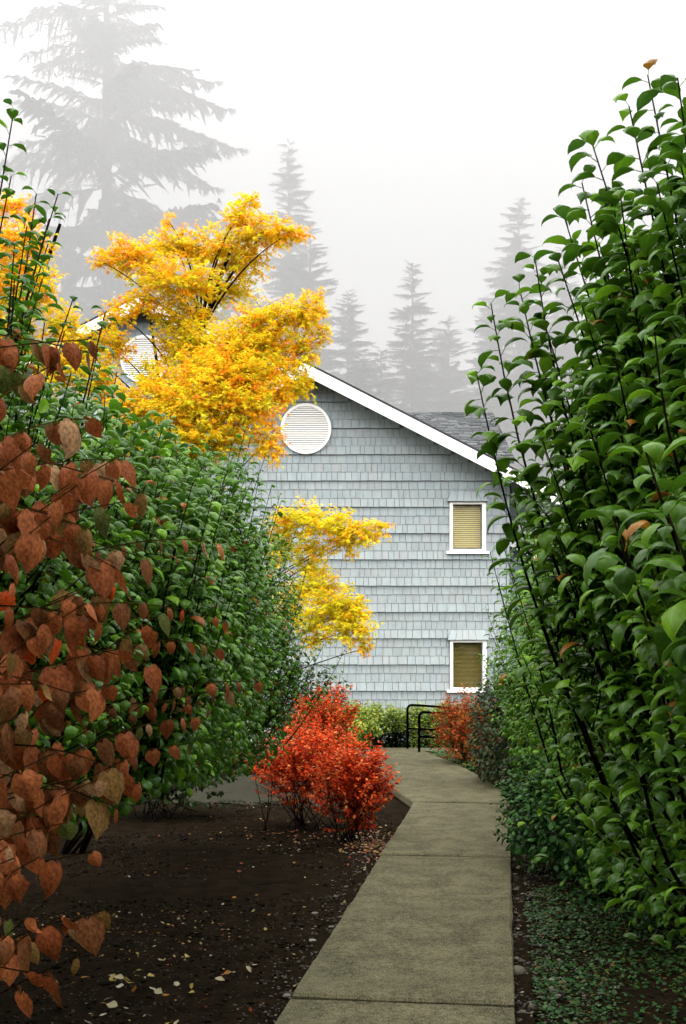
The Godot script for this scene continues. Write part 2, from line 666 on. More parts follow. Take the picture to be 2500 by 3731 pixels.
func vent(o: Node3D, c: Vector3, r: float, slats: int) -> void:
	var ring := Node3D.new()
	ring.name = "round_vent"
	o.add_child(ring, true)
	ring.position = c - o.position
	var g := Geo.new()
	var m := 56
	for k in m:
		var a := TAU * k / m
		var b := TAU * (k + 1) / m
		var da := Vector3(cos(a), sin(a), 0)
		var db := Vector3(cos(b), sin(b), 0)
		var inner := r - 0.065
		g.quad(da * inner + Vector3(0, 0, 0.075), db * inner + Vector3(0, 0, 0.075), db * (r - 0.008) + Vector3(0, 0, 0.075), da * (r - 0.008) + Vector3(0, 0, 0.075), Vector3.BACK)
		g.quad(da * (r - 0.008) + Vector3(0, 0, 0.075), db * (r - 0.008) + Vector3(0, 0, 0.075), db * r + Vector3(0, 0, 0.067), da * r + Vector3(0, 0, 0.067), da + Vector3.BACK)
		g.quad(da * r + Vector3(0, 0, 0.067), db * r + Vector3(0, 0, 0.067), db * r, da * r, da)
		g.quad(da * inner + Vector3(0, 0, 0.075), db * inner + Vector3(0, 0, 0.075), db * inner, da * inner, -da)
	part("frame", g.made(M.white), ring)
	g = Geo.new()
	for k in m:
		var a := TAU * k / m
		var b := TAU * (k + 1) / m
		g.tri(Vector3(0, 0, 0.012), Vector3(cos(a), sin(a), 0) * (r - 0.03) + Vector3(0, 0, 0.012), Vector3(cos(b), sin(b), 0) * (r - 0.03) + Vector3(0, 0, 0.012), Vector3.BACK)
	part("backing", g.made(M.dark), ring)
	var pitch := (r - 0.065) * 2.0 / slats
	for k in slats:
		var y := -(r - 0.065) + pitch * (k + 0.5)
		var half := sqrt(maxf(0.0, (r - 0.06) * (r - 0.06) - y * y))
		if half < 0.08:
			continue
		g = Geo.new()
		var h := pitch * 0.5
		g.solid([Vector3(-half, -h * 0.72, 0.056), Vector3(half, -h * 0.72, 0.056), Vector3(half, -h * 0.62, 0.066), Vector3(-half, -h * 0.62, 0.066),
			Vector3(-half, h * 1.0, 0.02), Vector3(half, h * 1.0, 0.02), Vector3(half, h * 1.15, 0.03), Vector3(-half, h * 1.15, 0.03)])
		part("slat" if k == 0 else "slat_%03d" % k, g.made(M.white), ring, Transform3D(Basis(), Vector3(0, y, 0)))


# a window in a wall face at z: opening x0..x1, y0..y1; slats of a blind behind the pane
func window(o: Node3D, z: float, x0: float, x1: float, y0: float, y1: float, m: Material, pitch: float, hood: float, label: String) -> void:
	var w := Node3D.new()
	w.name = "window" if not o.has_node("window") else "window_001"
	o.add_child(w, true)
	w.set_meta("label", label)
	var org := Vector3((x0 + x1) / 2, y0, z)
	w.position = org - o.position
	var a := x0 - org.x
	var b := x1 - org.x
	var h := y1 - y0
	var g := Geo.new()
	g.box(Vector3(a - 0.07, 0.0, -0.10), Vector3(a, h, 0.075))
	g.box(Vector3(b, 0.0, -0.10), Vector3(b + 0.085, h, 0.075))
	g.box(Vector3(a - 0.07, h, -0.10), Vector3(b + 0.085, h + 0.05, 0.072))
	part("frame", g.made(M.white), w)
	g = Geo.new()
	g.box(Vector3(a - 0.07, -0.055, -0.1), Vector3(b + 0.085, 0.0, 0.07))
	g.box(Vector3(a - 0.145, -0.115, 0.0), Vector3(b + 0.16, -0.055, 0.12))
	part("sill", g.made(M.white), w)
	g = Geo.new()
	g.box(Vector3(a, 0, -0.07), Vector3(b, h, -0.064))
	part("pane", g.made(M.glass), w)
	g = Geo.new()
	g.box(Vector3(a, 0, -0.19), Vector3(b, h, -0.17))
	part("backing", g.made(M.dark), w)
	var n := int(h / pitch)
	for k in n:
		g = Geo.new()
		var y := h - pitch * (k + 0.5)
		g.solid([Vector3(a + 0.012, y - pitch * 0.40, -0.100), Vector3(b - 0.012, y - pitch * 0.40, -0.100), Vector3(b - 0.012, y - pitch * 0.36, -0.096), Vector3(a + 0.012, y - pitch * 0.36, -0.096),
			Vector3(a + 0.012, y + pitch * 0.36, -0.114), Vector3(b - 0.012, y + pitch * 0.36, -0.114), Vector3(b - 0.012, y + pitch * 0.42, -0.110), Vector3(a + 0.012, y + pitch * 0.42, -0.110)])
		part("slat" if k == 0 else "slat_%03d" % k, g.made(m), w)
	# the little shingled hood over the head of the window
	g = Geo.new()
	var hx0 := a - 0.13
	var hx1 := b + 0.13
	var t := blue_tints()
	var x := 0.0
	while x < 0.999:
		var e := minf(1.0, x + rng.randf_range(0.14, 0.24))
		if e > 0.93: e = 1.0
		var l0 := lerpf(hx0, hx1, x) + 0.003
		var l1 := lerpf(hx0, hx1, e) - 0.003
		var u0 := lerpf(hx0 + 0.09, hx1 - 0.09, x) + 0.003
		var u1 := lerpf(hx0 + 0.09, hx1 - 0.09, e) - 0.003
		var y := h + 0.055 + rng.randf_range(-0.003, 0.003)
		g.solid([Vector3(l0, y, 0.01), Vector3(l1, y, 0.01), Vector3(l1, y, 0.16), Vector3(l0, y, 0.16), Vector3(u0, y + hood, 0.0), Vector3(u1, y + hood, 0.0), Vector3(u1, y + hood, 0.03), Vector3(u0, y + hood, 0.03)], t[rng.randi() % 5])
		x = e
	part("hood", g.made(M.shingle), w)


# one sloping side of a gable roof (ridge at x = cx), from z0 back to z1
func slope(o: Node3D, cx: float, ridge: float, reach: float, z0: float, z1: float, called: String, s: float) -> void:
	var p := 0.511
	var g := Geo.new()
	var e := ridge - p * reach
	var th := 0.05
	var col := Color(0.05, 0.053, 0.055)
	var off := o.position
	var xr := cx + reach * s
	g.solid([Vector3(cx, ridge, z0) - off, Vector3(xr, e, z0) - off, Vector3(xr, e, z1) - off, Vector3(cx, ridge, z1) - off,
		Vector3(cx, ridge + th, z0) - off, Vector3(xr, e + th, z0) - off, Vector3(xr, e + th, z1) - off, Vector3(cx, ridge + th, z1) - off], col)
	part(called, g.made(M.roofing), o)
	# soffit boards under the overhang, set a little below the roof deck
	g = Geo.new()
	g.solid([Vector3(cx, ridge - 0.06, z0 - 0.05) - off, Vector3(xr - 0.02 * s, e - 0.06 + 0.01, z0 - 0.05) - off, Vector3(xr - 0.02 * s, e - 0.05, z1) - off, Vector3(cx, ridge - 0.06, z1) - off,
		Vector3(cx, ridge - 0.003, z0 - 0.05) - off, Vector3(xr - 0.02 * s, e + 0.007, z0 - 0.05) - off, Vector3(xr - 0.02 * s, e + 0.007, z1) - off, Vector3(cx, ridge - 0.003, z1) - off])
	part("soffit", g.made(M.soffit), o)
	# the white rake board along the front edge
	g = Geo.new()
	var zf := z0 + 0.0
	var bh := 0.27
	g.solid([Vector3(cx, ridge - bh, zf - 0.045) - off, Vector3(xr, e - bh, zf - 0.045) - off, Vector3(xr, e - bh, zf - 0.004) - off, Vector3(cx, ridge - bh, zf - 0.004) - off,
		Vector3(cx, ridge - 0.004, zf - 0.045) - off, Vector3(xr, e - 0.004, zf - 0.045) - off, Vector3(xr, e - 0.004, zf - 0.004) - off, Vector3(cx, ridge - 0.004, zf - 0.004) - off])
	part("rake_board", g.made(M.white), o)


func houses() -> void:
	var z := -26.3
	var o := thing("shingled_house", "blue-grey shingled house with round gable vent and two blinded windows facing the path", "house", Vector3(-0.86, -0.6, -28.4))
	var off := o.position
	var cx := -0.86
	var top := func(x: float) -> float: return 8.72 - 0.511 * absf(x - cx)
	var g := Geo.new()
	var zz := [z - off.z, z - 0.16 - off.z]
	var sets := [
		[Vector2(-5.5, -1.2), Vector2(2.504, -1.2), Vector2(2.504, top.call(2.504)), Vector2(cx, top.call(cx)), Vector2(-5.5, top.call(-5.5))],
		[Vector2(2.504, -1.2), Vector2(3.175, -1.2), Vector2(3.175, 1.57), Vector2(2.504, 1.57)],
		[Vector2(2.504, 2.60), Vector2(3.175, 2.60), Vector2(3.175, 4.733), Vector2(2.504, 4.733)],
		[Vector2(2.504, 5.753), Vector2(3.175, 5.753), Vector2(3.175, top.call(3.175)), Vector2(2.504, top.call(2.504))],
		[Vector2(3.175, -1.2), Vector2(3.78, -1.2), Vector2(3.78, top.call(3.78)), Vector2(3.175, top.call(3.175))],
	]
	for s in sets:
		var pts := PackedVector2Array()
		for p in s:
			pts.append(p - Vector2(off.x, off.y))
		g.prism(pts, zz[1], zz[0], Color(0.15, 0.172, 0.178))
	g.box(Vector3(3.66, -1.2, -34.0) - off, Vector3(3.78, 6.35, -26.46) - off, blue_tints()[1])
	g.box(Vector3(-5.5, -1.2, -34.0) - off, Vector3(-5.38, 6.3, -26.46) - off, blue_tints()[1])
	g.box(Vector3(-5.38, -1.2, -34.0) - off, Vector3(3.66, 6.3, -33.85) - off, blue_tints()[1])
	part("wall", g.made(M.shingle), o)
	# corner board in the wall's colour
	g = Geo.new()
	g.box(Vector3(3.74, -1.2, z - 0.1) - off, Vector3(3.80, 6.3, z + 0.05) - off, blue_tints()[3])
	part("corner_board", g.made(M.shingle), o)
	var runs := func(y: float) -> Array:
		var lo := -5.45
		var hi := 3.735
		var lim := (8.70 - (y + 0.1)) / 0.511
		lo = maxf(lo, cx - lim)
		hi = minf(hi, cx + lim)
		var mid := y + 0.1
		if mid > 4.66 and mid < 5.82:
			return [[lo, 2.434], [3.26, hi]]
		if mid > 1.48 and mid < 2.66:
			return [[lo, 2.434], [3.26, hi]]
		if hi - lo < 0.1:
			return []
		return [[lo, hi]]
	courses(o, z, 0.095, 8.3, 5.695, runs, 300)
	vent(o, Vector3(-0.848, 7.47, z + 0.03), 0.58, 21)
	window(o, z, 2.504, 3.175, 4.733, 5.753, M.blind, 0.0465, 0.23, "upper window with pale slatted blind closed")
	window(o, z, 2.512, 3.19, 1.57, 2.60, M.shade, 0.03, 0.23, "lower window with olive blind drawn")
	slope(o, cx, 8.80, 5.75, -25.6, -30.6, "roof", 1.0)
	slope(o, cx, 8.80, 5.75, -25.6, -30.6, "roof_001", -1.0)
	# the main roof behind, its ridge square to the gable, with its tabs of asphalt shingle
	g = Geo.new()
	var ry := 8.86
	var rz := -30.5
	var fz := -26.55
	var fy := ry - 0.511 * (fz - rz)
	var rx := 3.95
	g.solid([Vector3(-5.6, ry - 0.1, rz) - off, Vector3(rx, ry - 0.1, rz) - off, Vector3(rx, fy - 0.1, fz) - off, Vector3(-5.6, fy - 0.1, fz) - off,
		Vector3(-5.6, ry, rz) - off, Vector3(rx, ry, rz) - off, Vector3(rx, fy, fz) - off, Vector3(-5.6, fy, fz) - off], Color(0.09, 0.095, 0.1))
	var by := 6.6
	g.solid([Vector3(-5.6, ry - 0.1, rz) - off, Vector3(rx, ry - 0.1, rz) - off, Vector3(rx, by - 0.1, -34.9) - off, Vector3(-5.6, by - 0.1, -34.9) - off,
		Vector3(-5.6, ry, rz) - off, Vector3(rx, ry, rz) - off, Vector3(rx, by, -34.9) - off, Vector3(-5.6, by, -34.9) - off], Color(0.09, 0.095, 0.1))
	part("main_roof", g.made(M.roofing), o)
	g = Geo.new()
	var k := 0
	var f := 0.0
	while f < 4.25:
		var dz := f * 0.8904
		var dy := f * 0.4551
		var x := 0.6 + rng.randf() * 0.3
		while x < rx:
			var w := rng.randf_range(0.16, 0.34)
			var e := minf(x + w - 0.02, rx + 0.01)
			var shade := rng.randf_range(0.7, 1.35)
			var cc := Color(0.115, 0.122, 0.128) * shade
			var len_ := 0.17
			var nor := Vector3(0, 0.8904, 0.4551)
			var p0 := Vector3(0, ry - dy, rz + dz) - off + nor * 0.004
			var down := Vector3(0, -0.4551, 0.8904) * len_
			var lift := nor * (rng.randf_range(0.012, 0.03))
			var ax := Vector3(x, 0, 0)
			var bx := Vector3(e, 0, 0)
			g.solid([p0 + ax, p0 + bx, p0 + bx + down, p0 + ax + down, p0 + ax + nor * 0.004, p0 + bx + nor * 0.004, p0 + bx + down + lift, p0 + ax + down + lift], cc)
			x += w
			k += 1
		f += 0.145
	part("roof_shingles", g.made(M.roofing), o, Transform3D(), "stuff")
	# the lower rear wing that shows past the right corner
	g = Geo.new()
	g.prism(PackedVector2Array([Vector2(3.79 - off.x, -1.2 - off.y), Vector2(6.6 - off.x, -1.2 - off.y), Vector2(6.6 - off.x, 4.35 - off.y), Vector2(3.79 - off.x, 5.75 - off.y)]), -31.2 - off.z, -31.0 - off.z, Color(0.25, 0.30, 0.32))
	part("rear_wall", g.made(M.shingle), o)
	slope(o, 3.3, 6.18, 4.2, -30.6, -33.6, "rear_roof", 1.0)
	# the taller gable behind the maple
	o = thing("shingled_house", "taller blue shingled gable with round white vent showing through the yellow maple", "house", Vector3(-4.75, -0.6, -29.6))
	off = o.position
	g = Geo.new()
	var c2 := -4.75
	z = -27.6
	g.prism(PackedVector2Array([Vector2(-5.0, -0.6), Vector2(5.0, -0.6), Vector2(5.0, 8.7), Vector2(0, 11.26), Vector2(-5.0, 8.7)]), z - 0.16 - off.z, z - off.z, Color(0.15, 0.172, 0.178))
	g.box(Vector3(-5.0, -0.6, -6.0), Vector3(-4.88, 8.7, z - 0.16 - off.z), blue_tints()[1])
	g.box(Vector3(4.88, -0.6, -6.0), Vector3(5.0, 8.7, z - 0.16 - off.z), blue_tints()[1])
	g.box(Vector3(-4.88, -0.6, -6.0), Vector3(4.88, 8.7, -5.88), blue_tints()[1])
	part("wall", g.made(M.shingle), o)
	var runs2 := func(y: float) -> Array:
		var lim := (10.62 - (y + 0.1)) / 0.511
		return [[maxf(-9.7, c2 - lim), minf(0.2, c2 + lim)]]
	courses(o, z, 5.9, 10.2, 5.7, runs2, 0)
	vent(o, Vector3(-4.75, 9.42, z + 0.03), 0.58, 21)
	slope(o, c2, 10.75, 5.6, -26.95, -35.4, "roof", 1.0)
	slope(o, c2, 10.75, 5.6, -26.95, -35.4, "roof_001", -1.0)


# ---------------------------------------------------------------- growing things

func curve(a: Vector3, b: Vector3, c: Vector3, n: int) -> PackedVector3Array:
	var p := PackedVector3Array()
	for i in n:
		var t := float(i) / (n - 1)
		p.append(a.lerp(c, t).lerp(c.lerp(b, t), t))
	return p


func pick(w: Array) -> int:
	var s := 0.0
	for q in w:
		s += q
	var r := rng.randf() * s
	for i in w.size():
		r -= w[i]
		if r <= 0.0:
			return i
	return 0


# a leafy shoot from a to b; leaves spiral round its outer part
func shoot(g: Geo, L: Leaves, a: Vector3, b: Vector3, lift: float, r0: float, t0: float, gap: float, size: float, w: Array, rise_ := 0.25) -> void:
	var c := a.lerp(b, 0.5) + Vector3(rng.randf_range(-0.09, 0.09), lift, rng.randf_range(-0.09, 0.09)) * minf(1.0, a.distance_to(b) + 0.3)
	var n := 7
	var p := curve(a, b, c, n)
	g.tube(p, r0, r0 * 0.3, 5)
	var len_ := a.distance_to(b)
	var m := int((1.0 - t0) * len_ / gap)
	var ang := rng.randf() * TAU
	for i in m + 1:
		var t := t0 + (1.0 - t0) * (float(i) + rng.randf_range(-0.3, 0.3)) / maxi(m, 1)
		t = clampf(t, 0.0, 1.0)
		var at := a.lerp(c, t).lerp(c.lerp(b, t), t)
		var d := (c.lerp(b, t) - a.lerp(c, t)).normalized()
		var s := d.cross(Vector3(0.31, 0.2, 0.93)).normalized()
		var q := d.cross(s)
		ang += 2.4 + rng.randf_range(-0.4, 0.4)
		var o := s * cos(ang) + q * sin(ang)
		var out := o + UP * (rise_ + rng.randf_range(-0.45, 0.3)) + d * rng.randf_range(0.0, 0.6) + Vector3(rng.randfn(), rng.randfn(), rng.randfn()) * 0.18
		var k := size * rng.randf_range(0.55, 1.2)
		if i >= m - 1:
			k = size * 0.75
			out = o + d * 0.45
		L.add(at, out, UP + o * rng.randf_range(-0.4, 0.1) + s * rng.randf_range(-0.35, 0.35), k, pick(w), rng.randf_range(0.85, 1.1))


func boxy(d: Vector3) -> Vector3:
	return d * lerpf(1.0, 1.0 / maxf(absf(d.x), maxf(absf(d.y), absf(d.z))), 0.4)


# loose leaves through a volume: the inside of a shrub
func fill(L: Leaves, c: Vector3, r: Vector3, n: int, size: float, w: Array, shell := 0.6) -> void:
	for i in n:
		var d := Vector3(rng.randfn(), rng.randfn(), rng.randfn()).normalized()
		var f := pow(rng.randf(), shell)
		var at := c + boxy(d) * r * f
		var d2 := at.y - 0.05
		if d2 < 0.0:
			continue
		var out := d + Vector3(rng.randf_range(-1, 1), rng.randf_range(-0.7, 0.5), rng.randf_range(-1, 1)) * 0.9
		L.add(at, out, UP + Vector3(rng.randfn(), 0, rng.randfn()) * 0.5, size * rng.randf_range(0.75, 1.15), pick(w), rng.randf_range(0.85, 1.15))


func stems(g: Geo, base: Vector3, knots: Array, r: float) -> void:
	for k in knots:
		var m := base.lerp(k, 0.5) + Vector3(rng.randf_range(-0.12, 0.12), 0.15, rng.randf_range(-0.12, 0.12))
		g.tube(curve(base + Vector3(rng.randf_range(-0.12, 0.12), -0.05, rng.randf_range(-0.12, 0.12)), k, m, 7), r, r * 0.45, 6)


# a shrub of leafy shoots: tips are places its shoots reach, more are scattered over an ellipsoid
func shrub(o: Node3D, base: Vector3, tips: Array, c: Vector3, r: Vector3, extra: int, inner: int, kind: String, size: float, gap: float, tints: Array, w: Array, m: Material, keep := 300, shoot_len := 0.8) -> void:
	var g := Geo.new()
	var L := Leaves.new()
	var knots := []
	for i in 9:
		var d := Vector3(rng.randfn() * 0.6, absf(rng.randfn()) * 0.7, rng.randfn() * 0.6)
		knots.append(c + d * r * 0.5 - Vector3(0, r.y * 0.25, 0))
	stems(g, base, knots, 0.014)
	for t in tips:
		var best: Vector3 = knots[0]
		for k in knots:
			if k.distance_to(t) < best.distance_to(t):
				best = k
		var from: Vector3 = best
		var tip: Vector3 = t
		var toward := Vector3(c.x - tip.x, 0, c.z - tip.z)
		var steep := clampf((tip.y - 0.9) / 1.6, 0.25, 1.0)
		var down := minf(shoot_len * 1.7, tip.y * 0.75) * steep * (0.45 if tip.z > -3.2 else 1.0)
		from = tip - UP * down + toward.limit_length(shoot_len * (1.35 - 0.85 * steep))
		var knee := Vector3(lerpf(best.x, from.x, 0.75), lerpf(best.y, from.y, 0.35), lerpf(best.z, from.z, 0.75))
		if from.y < best.y + 0.2 and base.x > 0.0:
			best = base + Vector3(rng.randf_range(-0.2, 0.2), 0.0, rng.randf_range(-0.2, 0.2))
			knee = Vector3(lerpf(best.x, from.x, 0.85), lerpf(best.y, from.y, 0.3), lerpf(best.z, from.z, 0.85))
		if base.x > 0.0 or from.y > best.y:
			var run := curve(best, from, knee, 12)
			g.tube(run, 0.008, 0.007, 5)
			for k in range(4, 12) if base.x > 0.0 else []:
				for q in 7:
					var at := run[k].lerp(run[mini(k + 1, 11)], rng.randf()) + Vector3(rng.randfn(), rng.randfn(), rng.randfn()) * 0.11
					L.add(at, Vector3(rng.randfn(), rng.randf_range(-0.5, 0.4), rng.randfn()), UP + Vector3(rng.randfn(), 0, rng.randfn()) * 0.35, size * rng.randf_range(0.55, 1.0), pick(w), rng.randf_range(0.85, 1.1))
		shoot(g, L, from, tip, -0.10, 0.0075, 0.05, gap, size, w)
		for q in 4:
			var b2 := from.lerp(tip, rng.randf_range(0.1, 0.45))
			var t2 := b2 + (tip - from).normalized() * rng.randf_range(0.3, 0.55) * shoot_len + toward.normalized() * rng.randf_range(0.0, 0.3) + Vector3(rng.randfn(), 0.3, rng.randfn()) * 0.1
			shoot(g, L, b2, t2, 0.03, 0.004, 0.1, gap, size, w)
	for i in extra:
		var d := boxy(Vector3(rng.randfn(), rng.randfn() * 0.8 + 0.3, rng.randfn()).normalized())
		var tip := c + d * r * rng.randf_range(0.8, 1.04)
		if tip.y < 0.25 or base.x < -1.0 and tip.y < c.y - r.y * 0.9:
			continue
		var from := tip - (d + UP * 0.9).normalized() * rng.randf_range(0.5, 1.0) * shoot_len
		shoot(g, L, from, tip, -0.06, 0.005, 0.1, gap, size, w)
	fill(L, c, r * 0.92, inner, size, w)
	if inner > 1500 and base.x > 0.0 and base.z < -6.0:
		fill(L, Vector3(c.x + 0.3, 0.55, c.z - 0.35), Vector3(r.x * 0.85, 0.6, r.z * 0.75), inner / 3, size * 0.9, w)
	for i in g.v.size():
		g.v[i] -= o.position
	part("branches", g.made(M.stem), o)
	leaf_out(o, L, kind, tints, m, keep)


func right_hedge() -> void:
	var green := [Color(0.071, 0.185, 0.013), Color(0.109, 0.260, 0.015), Color(0.180, 0.390, 0.020), Color(0.064, 0.162, 0.020), Color(0.357, 0.162, 0.020)]
	var w := [3.0, 3.0, 1.0, 2.0, 0.12]
	var cat := "shrub"
	var grp := "tall green shrubs along the right of the path"
	var o := thing("tall_shrub", "tall glossy green shrub with arching leaves towering at the right edge of the path", cat, Vector3(2.95, 0, -4.2), grp)
	shrub(o, Vector3(2.95, 0, -4.2), [Vector3(0.98, 3.61, -3.70), Vector3(0.92, 3.51, -3.70), Vector3(0.81, 3.42, -3.75), Vector3(0.81, 3.35, -3.90), Vector3(0.81, 3.35, -4.20), Vector3(0.74, 3.15, -4.00), Vector3(0.96, 3.39, -3.30), Vector3(0.70, 3.21, -4.20), Vector3(0.66, 3.13, -4.30),
		Vector3(0.54, 3.04, -4.20), Vector3(0.50, 2.81, -4.30), Vector3(0.63, 2.44, -4.40), Vector3(0.63, 2.14, -2.40), Vector3(0.65, 1.99, -2.30), Vector3(0.61, 2.03, -2.60), Vector3(0.87, 3.17, -3.60), Vector3(0.90, 3.09, -3.30), Vector3(0.96, 3.10, -3.80), Vector3(0.87, 3.14, -3.90), Vector3(1.04, 3.34, -3.60),
		Vector3(0.79, 2.90, -3.80), Vector3(0.80, 2.64, -3.40), Vector3(0.84, 2.60, -3.10), Vector3(0.73, 2.90, -4.10), Vector3(0.74, 2.63, -3.90), Vector3(0.69, 2.51, -4.00), Vector3(0.71, 2.38, -3.30), Vector3(0.73, 2.80, -4.30)],
		Vector3(1.85, 2.78, -4.1), Vector3(1.0, 0.8, 1.3), 240, 6500, "pear", 0.122, 0.023, green, w, M.pear, 300, 0.8)
	o = thing("tall_shrub", "tall green shrub behind the nearest one, its bright tips hanging past the house corner", cat, Vector3(3.3, 0, -7.4), grp)
	shrub(o, Vector3(3.3, 0, -7.4), [Vector3(1.11, 3.17, -7.20), Vector3(1.12, 3.03, -7.50), Vector3(1.19, 3.20, -7.00), Vector3(1.15, 2.84, -7.20), Vector3(1.23, 3.37, -6.80), Vector3(1.28, 3.41, -6.50), Vector3(1.11, 2.62, -7.00), Vector3(1.14, 2.48, -7.40), Vector3(0.92, 2.44, -6.60), Vector3(0.87, 2.43, -6.80), Vector3(1.13, 2.27, -7.00), Vector3(1.11, 2.14, -7.40), Vector3(1.18, 2.02, -6.80), Vector3(1.40, 3.67, -6.60)],
		Vector3(2.7, 2.0, -7.6), Vector3(1.5, 1.8, 1.7), 300, 11000, "pear", 0.092, 0.03, green, w, M.pear)
	o = thing("tall_shrub", "dark green shrub in the middle of the right-hand row above the low waxy bush", cat, Vector3(3.0, 0, -10.6), grp)
	shrub(o, Vector3(3.0, 0, -10.6), [Vector3(1.42, 2.58, -10.50), Vector3(1.46, 2.22, -10.50), Vector3(1.40, 1.99, -10.80), Vector3(1.47, 1.97, -10.00), Vector3(1.54, 2.81, -10.80)], Vector3(2.75, 1.8, -10.8), Vector3(1.35, 1.75, 1.9), 260, 7000, "pear", 0.098, 0.034, green, w, M.pear)
	o = thing("tall_shrub", "farther green shrub in the right-hand row with a thin shoot against the blue wall", cat, Vector3(3.3, 0, -14.0), grp)
	shrub(o, Vector3(3.3, 0.0, -14.0), [Vector3(1.73, 2.60, -14.00), Vector3(1.78, 2.31, -14.00), Vector3(1.84, 2.47, -14.00), Vector3(1.68, 1.99, -14.00), Vector3(1.77, 1.78, -14.50), Vector3(2.11, 3.59, -14.00), Vector3(2.22, 4.01, -14.00)], Vector3(3.15, 1.65, -14.0), Vector3(1.2, 1.55, 1.9), 260, 6500, "pear", 0.1, 0.035, green, w, M.pear, 220)
	var dull := [Color(0.053, 0.084, 0.026), Color(0.038, 0.074, 0.030), Color(0.126, 0.057, 0.032), Color(0.084, 0.126, 0.042)]
	o = thing("rounded_shrub", "rounded fine-leaved shrub with brownish tips in front of the lower window", cat, Vector3(2.75, 0.05, -17.2))
	shrub(o, Vector3(2.75, 0.05, -17.2), [Vector3(1.88, 1.48, -17.00), Vector3(2.04, 1.67, -17.00), Vector3(2.24, 1.77, -17.00), Vector3(1.95, 1.15, -17.00)], Vector3(2.75, 0.95, -17.3), Vector3(0.9, 0.95, 1.0), 240, 4500, "oval", 0.085, 0.026, dull, [3.0, 3.0, 1.2, 1.0], M.pear, 200, 0.5)
	# the low waxy bush at the foot of the row
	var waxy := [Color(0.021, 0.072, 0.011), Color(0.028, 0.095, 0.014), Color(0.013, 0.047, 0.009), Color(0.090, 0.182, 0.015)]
	o = thing("low_bush", "low waxy green bush spilling over the right edge of the path", "bush", Vector3(2.3, 0, -10.2))
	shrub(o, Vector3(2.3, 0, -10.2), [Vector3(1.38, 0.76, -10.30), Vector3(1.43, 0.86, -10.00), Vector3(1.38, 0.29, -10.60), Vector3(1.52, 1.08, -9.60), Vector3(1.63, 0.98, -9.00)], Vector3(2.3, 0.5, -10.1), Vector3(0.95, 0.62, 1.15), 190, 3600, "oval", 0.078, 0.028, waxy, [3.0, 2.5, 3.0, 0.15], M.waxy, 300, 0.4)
	o = thing("leafy_sprig", "pale green sprig of upright leaves sprouting in the dark below the right-hand shrubs", "sprig", Vector3(2.55, 0, -8.3), "young sprigs in the shade")
	shrub(o, Vector3(2.55, 0, -8.3), [Vector3(1.87, 0.68, -8.20), Vector3(2.04, 0.69, -8.00), Vector3(1.87, 0.50, -8.10)], Vector3(2.6, 0.5, -8.3), Vector3(0.25, 0.3, 0.2), 4, 0, "oval", 0.085, 0.02, waxy, [0.2, 1.0, 0.0, 2.4], M.waxy, 90, 0.3)
	o = thing("leafy_sprig", "low spreading sprig with round pale leaves at the foot of the waxy bush", "sprig", Vector3(2.15, 0, -9.0), "young sprigs in the shade")
	shrub(o, Vector3(2.15, 0, -9.0), [Vector3(1.71, 0.21, -8.90), Vector3(1.86, 0.27, -8.80), Vector3(1.95, 0.22, -8.60), Vector3(1.81, 0.17, -8.70)], Vector3(2.1, 0.2, -8.9), Vector3(0.35, 0.14, 0.25), 6, 0, "oval", 0.08, 0.025, waxy, [0.5, 1.0, 0.2, 1.0], M.waxy, 90, 0.3)


